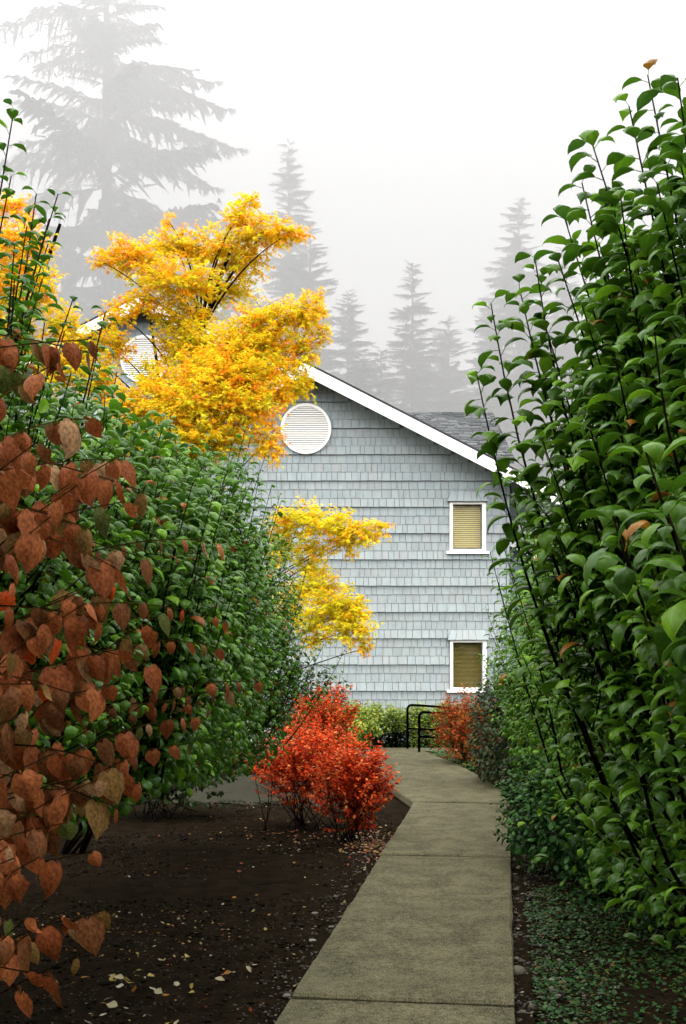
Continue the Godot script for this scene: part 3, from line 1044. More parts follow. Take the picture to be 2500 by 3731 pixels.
func left_hedge() -> void:
	var green := [Color(0.067, 0.173, 0.013), Color(0.094, 0.240, 0.015), Color(0.189, 0.414, 0.020), Color(0.055, 0.151, 0.020), Color(0.405, 0.132, 0.020)]
	var w := [3.0, 3.0, 1.0, 2.0, 0.25]
	var cat := "shrub"
	var grp := "tall green shrubs along the left of the path"
	var o := thing("tall_shrub", "green shrub at the left edge with a lone tall shoot rising against the sky", cat, Vector3(-1.75, 0, -4.5), grp)
	shrub(o, Vector3(-1.75, 0, -4.5), [Vector3(-1.23, 3.80, -4.30), Vector3(-1.24, 3.55, -4.30), Vector3(-1.20, 3.57, -4.50), Vector3(-1.14, 3.61, -4.60), Vector3(-1.21, 3.40, -4.40), Vector3(-1.18, 3.41, -4.60), Vector3(-1.08, 3.19, -4.60), Vector3(-1.15, 3.20, -4.40), Vector3(-1.20, 3.13, -4.20), Vector3(-0.91, 3.07, -4.40), Vector3(-0.98, 2.99, -4.60), Vector3(-1.09, 3.03, -4.50), Vector3(-1.09, 2.97, -4.20), Vector3(-1.20, 3.25, -4.20), Vector3(-1.16, 2.93, -4.00), Vector3(-1.15, 3.47, -4.50), Vector3(-1.04, 2.84, -4.40), Vector3(-1.16, 2.87, -4.20)],
		Vector3(-1.75, 2.0, -4.6), Vector3(1.0, 1.15, 1.0), 140, 3200, "pear", 0.084, 0.03, green, w, M.pear)
	o = thing("tall_shrub", "green shrub on the left with bright new leaves behind the red-brown foliage", cat, Vector3(-2.9, 0, -6.3), grp)
	shrub(o, Vector3(-2.9, 0, -6.3), [Vector3(-1.26, 3.24, -5.80), Vector3(-1.18, 3.28, -6.00), Vector3(-1.18, 3.21, -6.20), Vector3(-0.96, 3.07, -6.20), Vector3(-1.00, 2.87, -6.00), Vector3(-0.72, 2.61, -5.50), Vector3(-0.62, 2.56, -5.50), Vector3(-0.59, 2.51, -5.60), Vector3(-0.78, 2.53, -5.60), Vector3(-0.90, 2.64, -5.60), Vector3(-0.93, 3.00, -6.40), Vector3(-1.07, 3.03, -6.00), Vector3(-1.20, 3.11, -5.80), Vector3(-0.67, 2.42, -5.60), Vector3(-0.58, 2.32, -5.80), Vector3(-0.55, 2.14, -5.80), Vector3(-0.53, 1.90, -5.80), Vector3(-0.50, 1.79, -5.90)],
		Vector3(-1.65, 2.05, -6.3), Vector3(1.05, 1.2, 1.3), 240, 5500, "pear", 0.116, 0.033, green, w, M.pear)
	o = thing("tall_shrub", "dark green shrub on the left with upright tips before the shingled wall", cat, Vector3(-2.9, 0, -8.8), grp)
	shrub(o, Vector3(-2.9, 0, -8.8), [Vector3(-0.75, 3.59, -8.80), Vector3(-0.72, 3.58, -9.00), Vector3(-0.61, 3.43, -9.00), Vector3(-0.83, 3.46, -8.60), Vector3(-0.91, 3.26, -8.40), Vector3(-0.57, 3.24, -9.20), Vector3(-0.50, 3.10, -9.20), Vector3(-0.97, 3.45, -8.40), Vector3(-1.20, 3.52, -8.00), Vector3(-0.80, 3.27, -8.80), Vector3(-0.66, 3.27, -9.00)],
		Vector3(-1.5, 2.15, -8.8), Vector3(1.02, 1.45, 1.4), 270, 7500, "pear", 0.096, 0.038, green, [3.5, 3.0, 0.5, 2.0, 0.12], M.pear)
	o = thing("tall_shrub", "farthest dark shrub on the left, its drooping end hanging over the far red bush", cat, Vector3(-2.7, 0, -11.4), grp)
	shrub(o, Vector3(-2.7, 0, -11.4), [Vector3(-0.44, 3.20, -11.20), Vector3(-0.35, 2.75, -11.00), Vector3(-0.29, 2.33, -11.00), Vector3(-0.18, 2.04, -11.00), Vector3(0.03, 2.00, -11.00), Vector3(-0.27, 1.92, -11.00), Vector3(-0.35, 1.75, -11.00), Vector3(-0.61, 3.50, -11.20), Vector3(-0.53, 1.41, -11.20)],
		Vector3(-1.35, 2.0, -11.4), Vector3(1.0, 1.4, 1.25), 280, 8500, "pear", 0.08, 0.038, green, [3.5, 2.5, 0.3, 2.5, 0.3], M.pear, 260)
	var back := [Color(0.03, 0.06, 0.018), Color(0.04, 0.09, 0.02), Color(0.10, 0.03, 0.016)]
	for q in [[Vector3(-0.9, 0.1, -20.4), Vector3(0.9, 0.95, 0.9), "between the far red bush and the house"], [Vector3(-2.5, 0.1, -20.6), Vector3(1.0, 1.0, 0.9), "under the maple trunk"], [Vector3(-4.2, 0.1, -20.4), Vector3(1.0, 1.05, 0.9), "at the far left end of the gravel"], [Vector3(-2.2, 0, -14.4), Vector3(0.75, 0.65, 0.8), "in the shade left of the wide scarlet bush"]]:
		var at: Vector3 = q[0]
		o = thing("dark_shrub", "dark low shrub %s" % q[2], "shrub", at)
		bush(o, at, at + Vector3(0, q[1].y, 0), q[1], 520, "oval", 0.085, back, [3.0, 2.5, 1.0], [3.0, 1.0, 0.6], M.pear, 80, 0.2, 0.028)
	# the red-brown shrub close to the camera: long canes from the left with hanging heart-shaped leaves
	var russet := [Color(0.254, 0.072, 0.022), Color(0.178, 0.070, 0.025), Color(0.341, 0.108, 0.035), Color(0.183, 0.106, 0.029), Color(0.448, 0.072, 0.014), Color(0.089, 0.111, 0.025), Color(0.341, 0.196, 0.092)]
	var rw := [3.0, 2.6, 2.2, 1.4, 0.2, 0.5, 1.2]
	o = thing("russet_shrub", "red-brown shrub with hanging heart-shaped leaves in the left foreground", cat, Vector3(-1.35, 0, -2.9))
	var g := Geo.new()
	var L := Leaves.new()
	var ends := [Vector3(-0.60, 2.43, -2.70), Vector3(-0.62, 2.35, -2.50), Vector3(-0.57, 2.25, -2.60), Vector3(-0.66, 2.18, -2.50), Vector3(-0.57, 2.19, -2.80), Vector3(-0.60, 2.10, -2.60), Vector3(-0.54, 2.17, -3.10), Vector3(-0.55, 2.11, -2.90), Vector3(-0.52, 1.98, -3.00), Vector3(-0.53, 1.92, -2.70), Vector3(-0.57, 2.00, -2.60), Vector3(-0.61, 2.00, -2.40), Vector3(-0.49, 1.84, -3.10), Vector3(-0.49, 1.85, -2.80),
		Vector3(-0.54, 1.79, -2.60), Vector3(-0.59, 1.80, -2.40), Vector3(-0.50, 1.70, -3.00), Vector3(-0.54, 1.65, -2.70), Vector3(-0.50, 1.55, -2.90), Vector3(-0.56, 1.62, -2.50), Vector3(-0.60, 1.65, -2.30), Vector3(-0.50, 1.48, -2.70), Vector3(-0.48, 1.42, -2.70), Vector3(-0.54, 1.44, -2.50), Vector3(-0.58, 1.51, -2.30), Vector3(-0.53, 1.36, -2.70), Vector3(-0.58, 1.36, -2.40), Vector3(-0.57, 1.27, -2.60), Vector3(-0.58, 1.32, -2.20), Vector3(-0.52, 1.16, -2.50), Vector3(-0.58, 1.17, -2.40), Vector3(-0.61, 1.20, -2.20), Vector3(-0.56, 1.09, -2.20), Vector3(-0.59, 1.09, -2.10), Vector3(-0.44, 1.62, -5.20), Vector3(-0.38, 1.66, -5.20), Vector3(-0.58, 1.54, -5.00), Vector3(-0.52, 1.80, -4.80), Vector3(-0.58, 1.52, -4.60), Vector3(-0.48, 2.27, -5.20), Vector3(-0.50, 1.92, -5.00), Vector3(-0.59, 1.42, -4.40)]
	for k in 34:
		ends.append(ends[k] + Vector3(rng.randf_range(-0.22, 0.02), rng.randf_range(-0.12, 0.12), rng.randf_range(-0.25, 0.1)))
	for e in ends:
		var tip: Vector3 = e
		var far := tip.z < -4.0
		var from := tip + Vector3(rng.randf_range(-0.95, -0.55), rng.randf_range(-0.75, 0.12), rng.randf_range(-0.35, 0.3))
		if far:
			from = tip + Vector3(rng.randf_range(-0.75, -0.5), rng.randf_range(-0.25, 0.0), rng.randf_range(0.1, 0.5))
		var c := from.lerp(tip, 0.55) + Vector3(0, rng.randf_range(0.06, 0.16), 0)
		g.tube(curve(from, tip, c, 8), 0.0042, 0.0013, 5)
		g.tube(curve(Vector3(-1.35, 0.0, -2.9), from, Vector3(-1.4, from.y * 0.7, -2.9), 6), 0.012, 0.006, 5)
		var m := 13 if not far else 9
		var side := 1.0
		for i in m:
			var t := clampf(0.08 + 0.92 * (i + rng.randf_range(-0.3, 0.3)) / (m - 1.0), 0.02, 1.0)
			var at := from.lerp(c, t).lerp(c.lerp(tip, t), t)
			var d := (c.lerp(tip, t) - from.lerp(c, t)).normalized()
			side = -side
			var across := d.cross(UP).normalized() * side
			var out := Vector3(0, -1, 0) * rng.randf_range(0.9, 1.5) + across * rng.randf_range(0.1, 0.5) + d * rng.randf_range(0.0, 0.5)
			var face := Vector3(rng.randf_range(-0.9, 1.2), rng.randf_range(0.2, 1.1), rng.randf_range(0.1, 1.0))
			var s := rng.randf_range(0.058, 0.108) * (0.75 if i == m - 1 else 1.0) * (0.85 if far else clampf(-tip.z / 2.75, 0.74, 1.05))
			L.add(at, out, face, s, pick(rw), rng.randf_range(0.8, 1.05))
	for i in 330:
		var at := Vector3(rng.randf_range(-1.7, -0.62), rng.randf_range(0.35, 2.3), rng.randf_range(-3.6, -2.4))
		if at.x > -0.86 - 0.25 * absf(at.y - 1.5):
			continue
		L.add(at, Vector3(rng.randfn() * 0.4, -1, rng.randfn() * 0.4), Vector3(rng.randf_range(-0.6, 0.9), 0.5, rng.randf_range(0.2, 1.0)), rng.randf_range(0.065, 0.095), pick(rw), rng.randf_range(0.8, 1.0))
	for i in g.v.size():
		g.v[i] -= o.position
	part("branches", g.made(M.cane), o)
	leaf_out(o, L, "heart", russet, M.heart, 300)


# the rest of the planting, beside and behind the viewer, which keeps the near bed dark
func behind() -> void:
	var tints := [Color(0.02, 0.06, 0.012), Color(0.03, 0.08, 0.015), Color(0.018, 0.05, 0.02)]
	var spots := [[Vector3(2.1, 0, 0.2), Vector3(1.3, 1.8, 1.7), "right", "level with the viewer"], [Vector3(2.0, 0, 3.4), Vector3(1.3, 1.8, 1.8), "right", "just behind the viewer"], [Vector3(-2.5, 0, 0.3), Vector3(1.4, 1.8, 1.6), "left", "level with the viewer"],
		[Vector3(-2.4, 0, 3.4), Vector3(1.4, 1.8, 1.8), "left", "just behind the viewer"], [Vector3(-3.6, 0, -3.6), Vector3(1.4, 1.9, 2.0), "left", "behind the russet shrub"], [Vector3(4.4, 0, -4.6), Vector3(1.5, 1.9, 2.4), "right", "behind the nearest tall one"], [Vector3(-4.3, 0, -8.2), Vector3(1.4, 1.9, 2.4), "left", "in the second row behind the hedge"], [Vector3(-4.4, 0, -12.6), Vector3(1.4, 1.9, 2.2), "left", "at the back of the bed"]]
	for q in spots:
		var at: Vector3 = q[0]
		var o := thing("tall_shrub", "green shrub on the %s of the path, %s" % [q[2], q[3]], "shrub", at)
		var g := Geo.new()
		var L := Leaves.new()
		stems(g, at, [at + Vector3(0.4, 1.5, 0.2), at + Vector3(-0.4, 1.6, -0.3), at + Vector3(0.1, 2.2, 0.4), at + Vector3(-0.1, 1.2, -0.6)], 0.03)
		fill(L, at + Vector3(0, q[1].y + 0.05, 0), q[1], 5200, 0.12, [1.0, 1.0, 1.0], 0.5)
		for i in g.v.size():
			g.v[i] -= at
		part("branches", g.made(M.stem), o)
		leaf_out(o, L, "pear", tints, M.pear, 0)
	var dark := [Color(0.02, 0.035, 0.015)]
	for q in [[Vector3(-3.5, 0, 9.5), 3.2, 11.0, "left"], [Vector3(3.0, 0, 9.0), 3.2, 11.5, "right"], [Vector3(-0.3, 0, 14.0), 3.6, 13.0, "middle"], [Vector3(-8.5, 0, 7.0), 3.4, 11.0, "far left"], [Vector3(8.5, 0, 6.0), 3.4, 11.0, "far right"]]:
		var at: Vector3 = q[0]
		var o := thing("evergreen_tree", "dense dark evergreen at the %s of the row behind the viewer" % q[3], "tree", at)
		var g := Geo.new()
		g.tube(PackedVector3Array([Vector3(0, -0.2, 0), Vector3(0.05, q[2] * 0.5, 0), Vector3(0, q[2], 0)]), 0.2, 0.03, 8)
		part("trunk", g.made(M.bark), o)
		var L := Leaves.new()
		fill(L, at + Vector3(0, q[2] * 0.5 + 0.3, 0), Vector3(q[1], q[2] * 0.5, q[1]), 5000, 0.42, [1.0], 0.5)
		leaf_out(o, L, "oval", dark, M.fir, 0)
	var o := thing("shade_tree", "broad dark tree whose crown hangs over the path above the viewer", "tree", Vector3(-2.6, 0, 4.6))
	var g := Geo.new()
	g.tube(PackedVector3Array([Vector3(0, -0.2, 0), Vector3(0.3, 3.0, -0.4), Vector3(1.2, 6.0, -1.6)]), 0.22, 0.12, 10)
	for i in 9:
		var a := TAU * i / 9.0
		g.tube(curve(Vector3(0.3 + 0.1 * i, 3.0 + 0.33 * i, -0.4 - 0.13 * i), Vector3(2.6 + cos(a) * 4.6, 8.0 + sin(a * 3.0), -0.6 + sin(a) * 3.8), Vector3(1.6 + cos(a) * 2.0, 7.0, -2.0 + sin(a) * 1.6), 7), 0.08, 0.02, 6)
	part("trunk", g.made(M.bark), o)
	var L := Leaves.new()
	fill(L, Vector3(0, 8.6, 2.2), Vector3(6.2, 1.9, 5.0), 5000, 0.26, [1.0, 1.0, 1.0], 0.5)
	leaf_out(o, L, "pear", tints, M.pear, 0)


func maples() -> void:
	var boughs := [
		[[Vector3(-1.58, 9.61, -19.00), 0.26, 0.19], 0.5], [[Vector3(-1.71, 9.34, -19.00), 0.33, 0.23], 0.5], [[Vector3(-1.29, 9.08, -19.00), 0.61, 0.27], 0.6], [[Vector3(-0.83, 9.04, -18.80), 0.30, 0.19], 0.75], [[Vector3(-2.88, 9.30, -19.00), 0.09, 0.14], 0.9], [[Vector3(-2.84, 8.98, -19.20), 0.44, 0.28], 0.5], [[Vector3(-3.50, 8.70, -19.00), 0.58, 0.29], 0.55],
		[[Vector3(-3.91, 8.54, -18.80), 0.21, 0.11], 0.75], [[Vector3(-2.28, 8.98, -19.40), 0.63, 0.31], 0.4], [[Vector3(-2.75, 8.25, -18.80), 0.75, 0.32], 0.4], [[Vector3(-3.28, 7.90, -18.80), 0.39, 0.23], 0.6], [[Vector3(-1.64, 8.76, -19.30), 0.48, 0.31], 0.45], [[Vector3(-2.12, 8.39, -19.60), 0.63, 0.30], 0.25], [[Vector3(-2.63, 7.71, -19.00), 0.54, 0.33], 0.3],
		[[Vector3(-1.15, 7.45, -18.40), 0.70, 0.35], 0.4], [[Vector3(-0.58, 7.52, -18.20), 0.33, 0.31], 0.55], [[Vector3(-0.37, 7.73, -18.20), 0.09, 0.15], 0.8], [[Vector3(-0.32, 7.16, -18.20), 0.18, 0.15], 0.7], [[Vector3(-1.29, 6.99, -18.40), 0.63, 0.34], 0.35], [[Vector3(-0.65, 6.90, -18.20), 0.29, 0.33], 0.5], [[Vector3(-0.64, 6.40, -18.40), 0.24, 0.29], 0.25],
		[[Vector3(-1.86, 6.48, -17.80), 0.78, 0.41], 0.65], [[Vector3(-2.24, 5.92, -17.60), 0.84, 0.47], 0.45], [[Vector3(-1.50, 5.89, -17.60), 0.57, 0.40], 0.55], [[Vector3(-1.11, 5.37, -17.50), 0.28, 0.37], 0.75], [[Vector3(-2.04, 5.39, -17.60), 0.77, 0.33], 0.2], [[Vector3(-2.78, 7.17, -19.00), 0.36, 0.36], 0.15],
		[[Vector3(-3.78, 7.12, -18.60), 0.39, 0.32], 0.55], [[Vector3(-3.88, 6.54, -18.40), 0.28, 0.42], 0.5], [[Vector3(-3.31, 5.95, -18.00), 0.45, 0.41], 0.4], [[Vector3(-3.14, 6.63, -18.60), 0.21, 0.28], 0.25], 
		[[Vector3(-0.30, 4.06, -17.20), 0.51, 0.27], 0.2], [[Vector3(0.20, 3.88, -17.00), 0.43, 0.21], 0.4], [[Vector3(0.59, 3.98, -17.00), 0.14, 0.06], 0.7], [[Vector3(-0.46, 3.72, -17.40), 0.30, 0.19], 0.05], [[Vector3(-0.56, 3.35, -17.60), 0.21, 0.37], 0.02], [[Vector3(-0.12, 2.77, -17.00), 0.52, 0.34], 0.12], [[Vector3(0.10, 2.44, -16.80), 0.37, 0.29], 0.2], [[Vector3(0.35, 2.18, -16.80), 0.12, 0.14], 0.45], [[Vector3(-0.96, 3.82, -17.60), 0.30, 0.40], 0.05], [[Vector3(-0.42, 2.47, -17.40), 0.30, 0.30], 0.05], [[Vector3(-0.69, 4.16, -17.40), 0.36, 0.26], 0.1], [[Vector3(-0.32, 3.14, -17.20), 0.33, 0.29], 0.05], [[Vector3(0.04, 3.77, -17.20), 0.33, 0.23], 0.25], [[Vector3(-0.83, 2.81, -17.60), 0.33, 0.40], 0.0], [[Vector3(0.10, 2.71, -17.00), 0.29, 0.26], 0.15], [[Vector3(-2.67, 5.19, -17.80), 0.74, 0.34], 0.15], [[Vector3(-3.11, 5.51, -18.00), 0.55, 0.41], 0.25], [[Vector3(-1.69, 6.94, -18.20), 0.62, 0.42], 0.4], [[Vector3(-0.99, 6.54, -18.00), 0.38, 0.29], 0.5], [[Vector3(-1.35, 6.28, -17.80), 0.47, 0.37], 0.5], [[Vector3(-0.91, 6.11, -17.80), 0.20, 0.24], 0.7], [[Vector3(-3.64, 7.62, -18.60), 0.28, 0.25], 0.5], [[Vector3(-4.27, 7.12, -18.60), 0.28, 0.35], 0.4], [[Vector3(-2.32, 7.18, -18.80), 0.43, 0.36], 0.2], [[Vector3(-2.87, 6.31, -18.20), 0.48, 0.35], 0.35], [[Vector3(-3.49, 5.48, -18.20), 0.42, 0.35], 0.3], [[Vector3(-1.19, 1.35, -14.00), 0.09, 0.07], 0.0],
	]
	maple("golden yellow maple tree with spreading layered boughs in front of the house", Vector3(-2.75, -0.03, -19.4), boughs)
	boughs = [[[Vector3(-5.28, 9.27, -18.40), 0.31, 0.27], 0.95], [[Vector3(-5.01, 8.60, -18.20), 0.46, 0.42], 0.75], [[Vector3(-4.79, 7.90, -18.00), 0.41, 0.38], 0.5], [[Vector3(-4.41, 7.25, -18.00), 0.38, 0.34], 0.35], [[Vector3(-5.42, 7.97, -18.40), 0.42, 0.49], 0.6], [[Vector3(-5.32, 7.10, -18.30), 0.56, 0.49], 0.4], [[Vector3(-5.97, 8.75, -18.60), 0.50, 0.57], 0.7], [[Vector3(-4.34, 6.54, -18.00), 0.48, 0.41], 0.3]]
	maple("orange maple at the left edge, mostly hidden behind the lone tall shoot", Vector3(-5.4, -0.03, -18.5), boughs)


func maple(label: String, base: Vector3, boughs: Array) -> void:
	var o := thing("maple_tree", label, "tree", base)
	var gold := [Color(0.797, 0.539, 0.016), Color(0.842, 0.417, 0.011), Color(0.819, 0.296, 0.016), Color(0.728, 0.175, 0.026), Color(0.626, 0.591, 0.021), Color(0.842, 0.646, 0.030)]
	# each bough: middle of its leaf mass, half width, half height; then how far its leaves have turned
	var g := Geo.new()
	var L := Leaves.new()
	var trunk := PackedVector3Array([base - Vector3(0, 0.1, 0), base + Vector3(-0.05, 1.6, 0), base + Vector3(0.02, 3.4, 0.05), base + Vector3(-0.04, 5.0, 0.02), base + Vector3(0.02, 6.4, 0), base + Vector3(0.35, 7.6, 0.05), base + Vector3(0.9, 9.0, 0.2)])
	var tg := Geo.new()
	tg.tube(trunk, 0.13, 0.025, 9)
	tg.tube(PackedVector3Array([trunk[3], trunk[3] + Vector3(-0.2, 0.9, 0.05), trunk[3] + Vector3(-0.35, 2.2, 0.1), trunk[3] + Vector3(-0.5, 3.2, 0.1)]), 0.045, 0.015, 7)
	for bg in boughs:
		var c: Vector3 = bg[0][0]
		var rx: float = bg[0][1]
		var ry: float = bg[0][2]
		var rz := maxf(rx * 0.85, 0.12)
		var turned: float = bg[1] * 0.6
		# limb from the trunk
		var hy := clampf(c.y - 0.7 - 0.45 * absf(c.x - base.x) + base.y, 0.8, 7.6)
		var f := (hy + 0.1) / 9.1 * 6.0
		var k := clampi(int(f), 0, 5)
		var from := trunk[k].lerp(trunk[k + 1], clampf(f - k, 0.0, 1.0))
		for q in range(0, 6):
			if trunk[q].y <= hy and trunk[q + 1].y > hy:
				from = trunk[q].lerp(trunk[q + 1], (hy - trunk[q].y) / (trunk[q + 1].y - trunk[q].y))
		var ctrl := Vector3(lerpf(from.x, c.x, 0.4) + rng.randf_range(-0.15, 0.15), lerpf(from.y, c.y, 0.72) + rng.randf_range(-0.1, 0.1), lerpf(from.z, c.z, 0.4))
		g.tube(curve(from, c, ctrl, 9), 0.021, 0.005, 6)
		var area := PI * rx * maxf(ry, 0.1)
		ry *= 1.22
		rx *= 1.06
		var twigs := int(area * 168.0) + 6
		for i in twigs:
			var d := Vector3(rng.randfn(), rng.randfn() * 0.8, rng.randfn()).normalized()
			var tip := c + Vector3(d.x * rx, d.y * ry, d.z * rz) * rng.randf_range(0.75, 1.15)
			var root := c + Vector3(d.x * rx * 0.15, -ry * 0.15 + d.y * ry * 0.2, d.z * rz * 0.15)
			if rng.randf() < 0.5:
				root = c + Vector3(rng.randf_range(-0.6, 0.6) * rx, rng.randf_range(-0.35, 0.25) * ry, rng.randf_range(-0.6, 0.6) * rz)
			var mid := root.lerp(tip, 0.5) + Vector3(0, 0.05, 0)
			if i % 4 == 0:
				g.tube(curve(root, tip, mid, 4), 0.0045, 0.0015, 3)
			var len_ := root.distance_to(tip)
			var m := int(len_ / 0.034) + 3
			var whole := clampf(turned + rng.randfn() * 0.28, 0.0, 1.0)
			for j in m:
				var t := 0.15 + 0.85 * (j + rng.randf()) / m
				var at := root.lerp(mid, t).lerp(mid.lerp(tip, t), t) + Vector3(rng.randfn(), rng.randfn() * 0.7, rng.randfn()) * 0.022
				var out := Vector3(rng.randfn(), rng.randf_range(-1.0, 0.15), rng.randfn()) + (tip - root).normalized() * 0.8
				var x := clampf(whole * 0.9 + 0.35 * (t - 0.6) * turned + rng.randfn() * 0.13, 0.0, 0.999)
				var ci := 5
				if x < 0.13: ci = 4
				elif x < 0.34: ci = 5 if rng.randf() < 0.5 else 0
				elif x < 0.52: ci = 0 if rng.randf() < 0.5 else 1
				elif x < 0.75: ci = 1
				elif x < 0.93: ci = 2
				else: ci = 3
				L.add(at, out, UP + Vector3(rng.randfn(), 0, rng.randfn()) * 0.55, rng.randf_range(0.068, 0.118), ci)
	for q in [tg, g]:
		for i in q.v.size():
			q.v[i] -= o.position
	part("trunk", tg.made(M.bark), o)
	part("limbs", g.made(M.bark), o)
	leaf_out(o, L, "maple", gold, M.maple, 300, 0.12)


# a many-stemmed small bush: fine stems from the base, leaves over a rounded head
func bush(o: Node3D, base: Vector3, c: Vector3, r: Vector3, twigs: int, kind: String, size: float, tints: Array, w: Array, low_w: Array, m: Material, keep: int, droop := 0.0, gap := 0.02) -> void:
	var g := Geo.new()
	var L := Leaves.new()
	for i in 24:
		var d := Vector3(rng.randfn() * 0.6, rng.randf_range(-0.2, 0.9), rng.randfn() * 0.6)
		g.tube(curve(base + Vector3(rng.randfn() * r.x, 0, rng.randfn() * r.z) * 0.3, c + d * r * 0.8, base.lerp(c, 0.5) + Vector3(d.x * r.x * 0.6, 0.0, d.z * r.z * 0.6), 6), 0.0065, 0.0025, 5)
	for i in twigs:
		var d := Vector3(rng.randfn(), rng.randfn() * 0.9 + 0.2, rng.randfn()).normalized()
		var bump := 1.0 + 0.16 * rough.get_noise_3d(d.x * 130.0 + c.x * 50.0, d.y * 130.0, d.z * 130.0)
		var tip := c + d * r * bump * rng.randf_range(0.5, 1.2)
		if tip.y < base.y + 0.12:
			continue
		var from := tip - (d + UP * (0.8 - droop)).normalized() * rng.randf_range(0.16, 0.3)
		if i % 2 == 0:
			g.tube(PackedVector3Array([from, from.lerp(tip, 0.5) + Vector3(0, 0.005, 0), tip]), 0.003, 0.0012, 3)
		var n := int(from.distance_to(tip) / gap) + 2
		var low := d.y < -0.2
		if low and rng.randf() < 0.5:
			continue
		for j in n:
			var at := from.lerp(tip, (j + rng.randf()) / n)
			var out := Vector3(rng.randfn(), rng.randfn() * 0.5 - droop, rng.randfn()) + d * 0.7
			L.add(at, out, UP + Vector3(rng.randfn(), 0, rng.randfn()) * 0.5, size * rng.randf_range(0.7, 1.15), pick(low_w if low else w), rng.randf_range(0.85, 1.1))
	for i in g.v.size():
		g.v[i] -= o.position
	part("stems", g.made(M.stem), o)
	leaf_out(o, L, kind, tints, m, keep)


func bushes() -> void:
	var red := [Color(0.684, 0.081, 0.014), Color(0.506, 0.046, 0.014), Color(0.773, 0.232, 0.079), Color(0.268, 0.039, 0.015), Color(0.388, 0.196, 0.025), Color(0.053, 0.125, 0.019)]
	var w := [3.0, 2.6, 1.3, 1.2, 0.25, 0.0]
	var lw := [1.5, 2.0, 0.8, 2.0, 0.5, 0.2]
	var grp := "scarlet bushes left of the path"
	var o := thing("red_bush", "scarlet bush at the bend of the path, fallen leaves round its foot", "bush", Vector3(0.02, -0.03, -12.3), grp)
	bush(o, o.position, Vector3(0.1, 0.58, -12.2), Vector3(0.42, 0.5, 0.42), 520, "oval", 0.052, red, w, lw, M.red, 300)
	o = thing("red_bush", "wider scarlet bush just behind and left of the one at the bend", "bush", Vector3(-0.5, -0.03, -13.2), grp)
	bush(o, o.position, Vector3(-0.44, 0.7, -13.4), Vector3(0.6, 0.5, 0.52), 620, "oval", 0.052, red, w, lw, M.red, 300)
	o = thing("red_bush", "far red and green bush against the house wall beyond the two scarlet ones", "bush", Vector3(-0.3, 0.05, -17.4), grp)
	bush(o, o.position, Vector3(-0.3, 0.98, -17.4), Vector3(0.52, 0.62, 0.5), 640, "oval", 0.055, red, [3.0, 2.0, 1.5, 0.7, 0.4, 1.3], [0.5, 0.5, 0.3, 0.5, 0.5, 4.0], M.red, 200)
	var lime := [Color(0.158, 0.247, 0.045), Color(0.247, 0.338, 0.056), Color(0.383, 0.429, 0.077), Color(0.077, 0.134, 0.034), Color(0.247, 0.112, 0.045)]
	o = thing("hedge", "low yellow-green hedge at the foot of the house wall behind the handrail", "hedge", Vector3(1.6, -0.35, -24.6))
	var L := Leaves.new()
	var g := Geo.new()
	for i in 7:
		var x := 0.2 + 0.46 * i
		for k in 5:
			g.tube(curve(Vector3(x, -0.35, -24.7), Vector3(x + rng.randf_range(-0.3, 0.3), rng.randf_range(0.6, 1.2), -24.5 + rng.randf_range(-0.3, 0.3)), Vector3(x, 0.4, -24.7), 5), 0.014, 0.004, 5)
	for i in 1500:
		var x := rng.randf_range(-0.3, 3.4)
		var top := 1.08 + 0.16 * rough.get_noise_1d(x * 120.0)
		var y := top * sqrt(rng.randf_range(0.05, 1.1))
		var z := rng.randf_range(-25.1, -24.1)
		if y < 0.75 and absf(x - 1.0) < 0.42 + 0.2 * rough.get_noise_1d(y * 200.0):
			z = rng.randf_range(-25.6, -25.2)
		var tip := Vector3(x, y + 0.12, z)
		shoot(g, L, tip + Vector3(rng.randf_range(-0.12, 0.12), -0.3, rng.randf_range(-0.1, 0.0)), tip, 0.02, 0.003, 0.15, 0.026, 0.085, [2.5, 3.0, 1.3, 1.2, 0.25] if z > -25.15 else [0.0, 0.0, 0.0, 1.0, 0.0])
	for k in 7:
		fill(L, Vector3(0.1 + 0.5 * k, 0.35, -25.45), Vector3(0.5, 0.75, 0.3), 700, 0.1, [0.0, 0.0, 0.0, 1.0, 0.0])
	for i in g.v.size():
		g.v[i] -= o.position
	part("branches", g.made(M.stem), o)
	leaf_out(o, L, "oval", lime, M.red, 300)
	o = thing("lime_bush", "small lime-leaved bush at the end of the path between the red bushes and the handrail", "bush", Vector3(0.62, 0.2, -22.6))
	bush(o, o.position, Vector3(0.45, 0.72, -22.9), Vector3(0.32, 0.5, 0.3), 120, "oval", 0.09, lime, [1.5, 3.0, 2.5, 0.5, 0.2], [1.0, 2.0, 2.0, 0.5, 0.0], M.red, 160, 0.6, 0.035)
	var rust := [Color(0.350, 0.063, 0.014), Color(0.294, 0.042, 0.017), Color(0.385, 0.112, 0.028), Color(0.154, 0.112, 0.021), Color(0.070, 0.098, 0.021)]
	o = thing("rust_bush", "feathery rust-orange bush at the right of the handrail", "bush", Vector3(2.15, 0.15, -20.0))
	bush(o, o.position, Vector3(2.1, 0.82, -20.0), Vector3(0.5, 0.72, 0.5), 560, "narrow", 0.075, rust, [3.0, 2.0, 2.0, 1.0, 0.9], [1.5, 1.5, 1.0, 1.5, 1.5], M.red, 220, 0.1, 0.022)


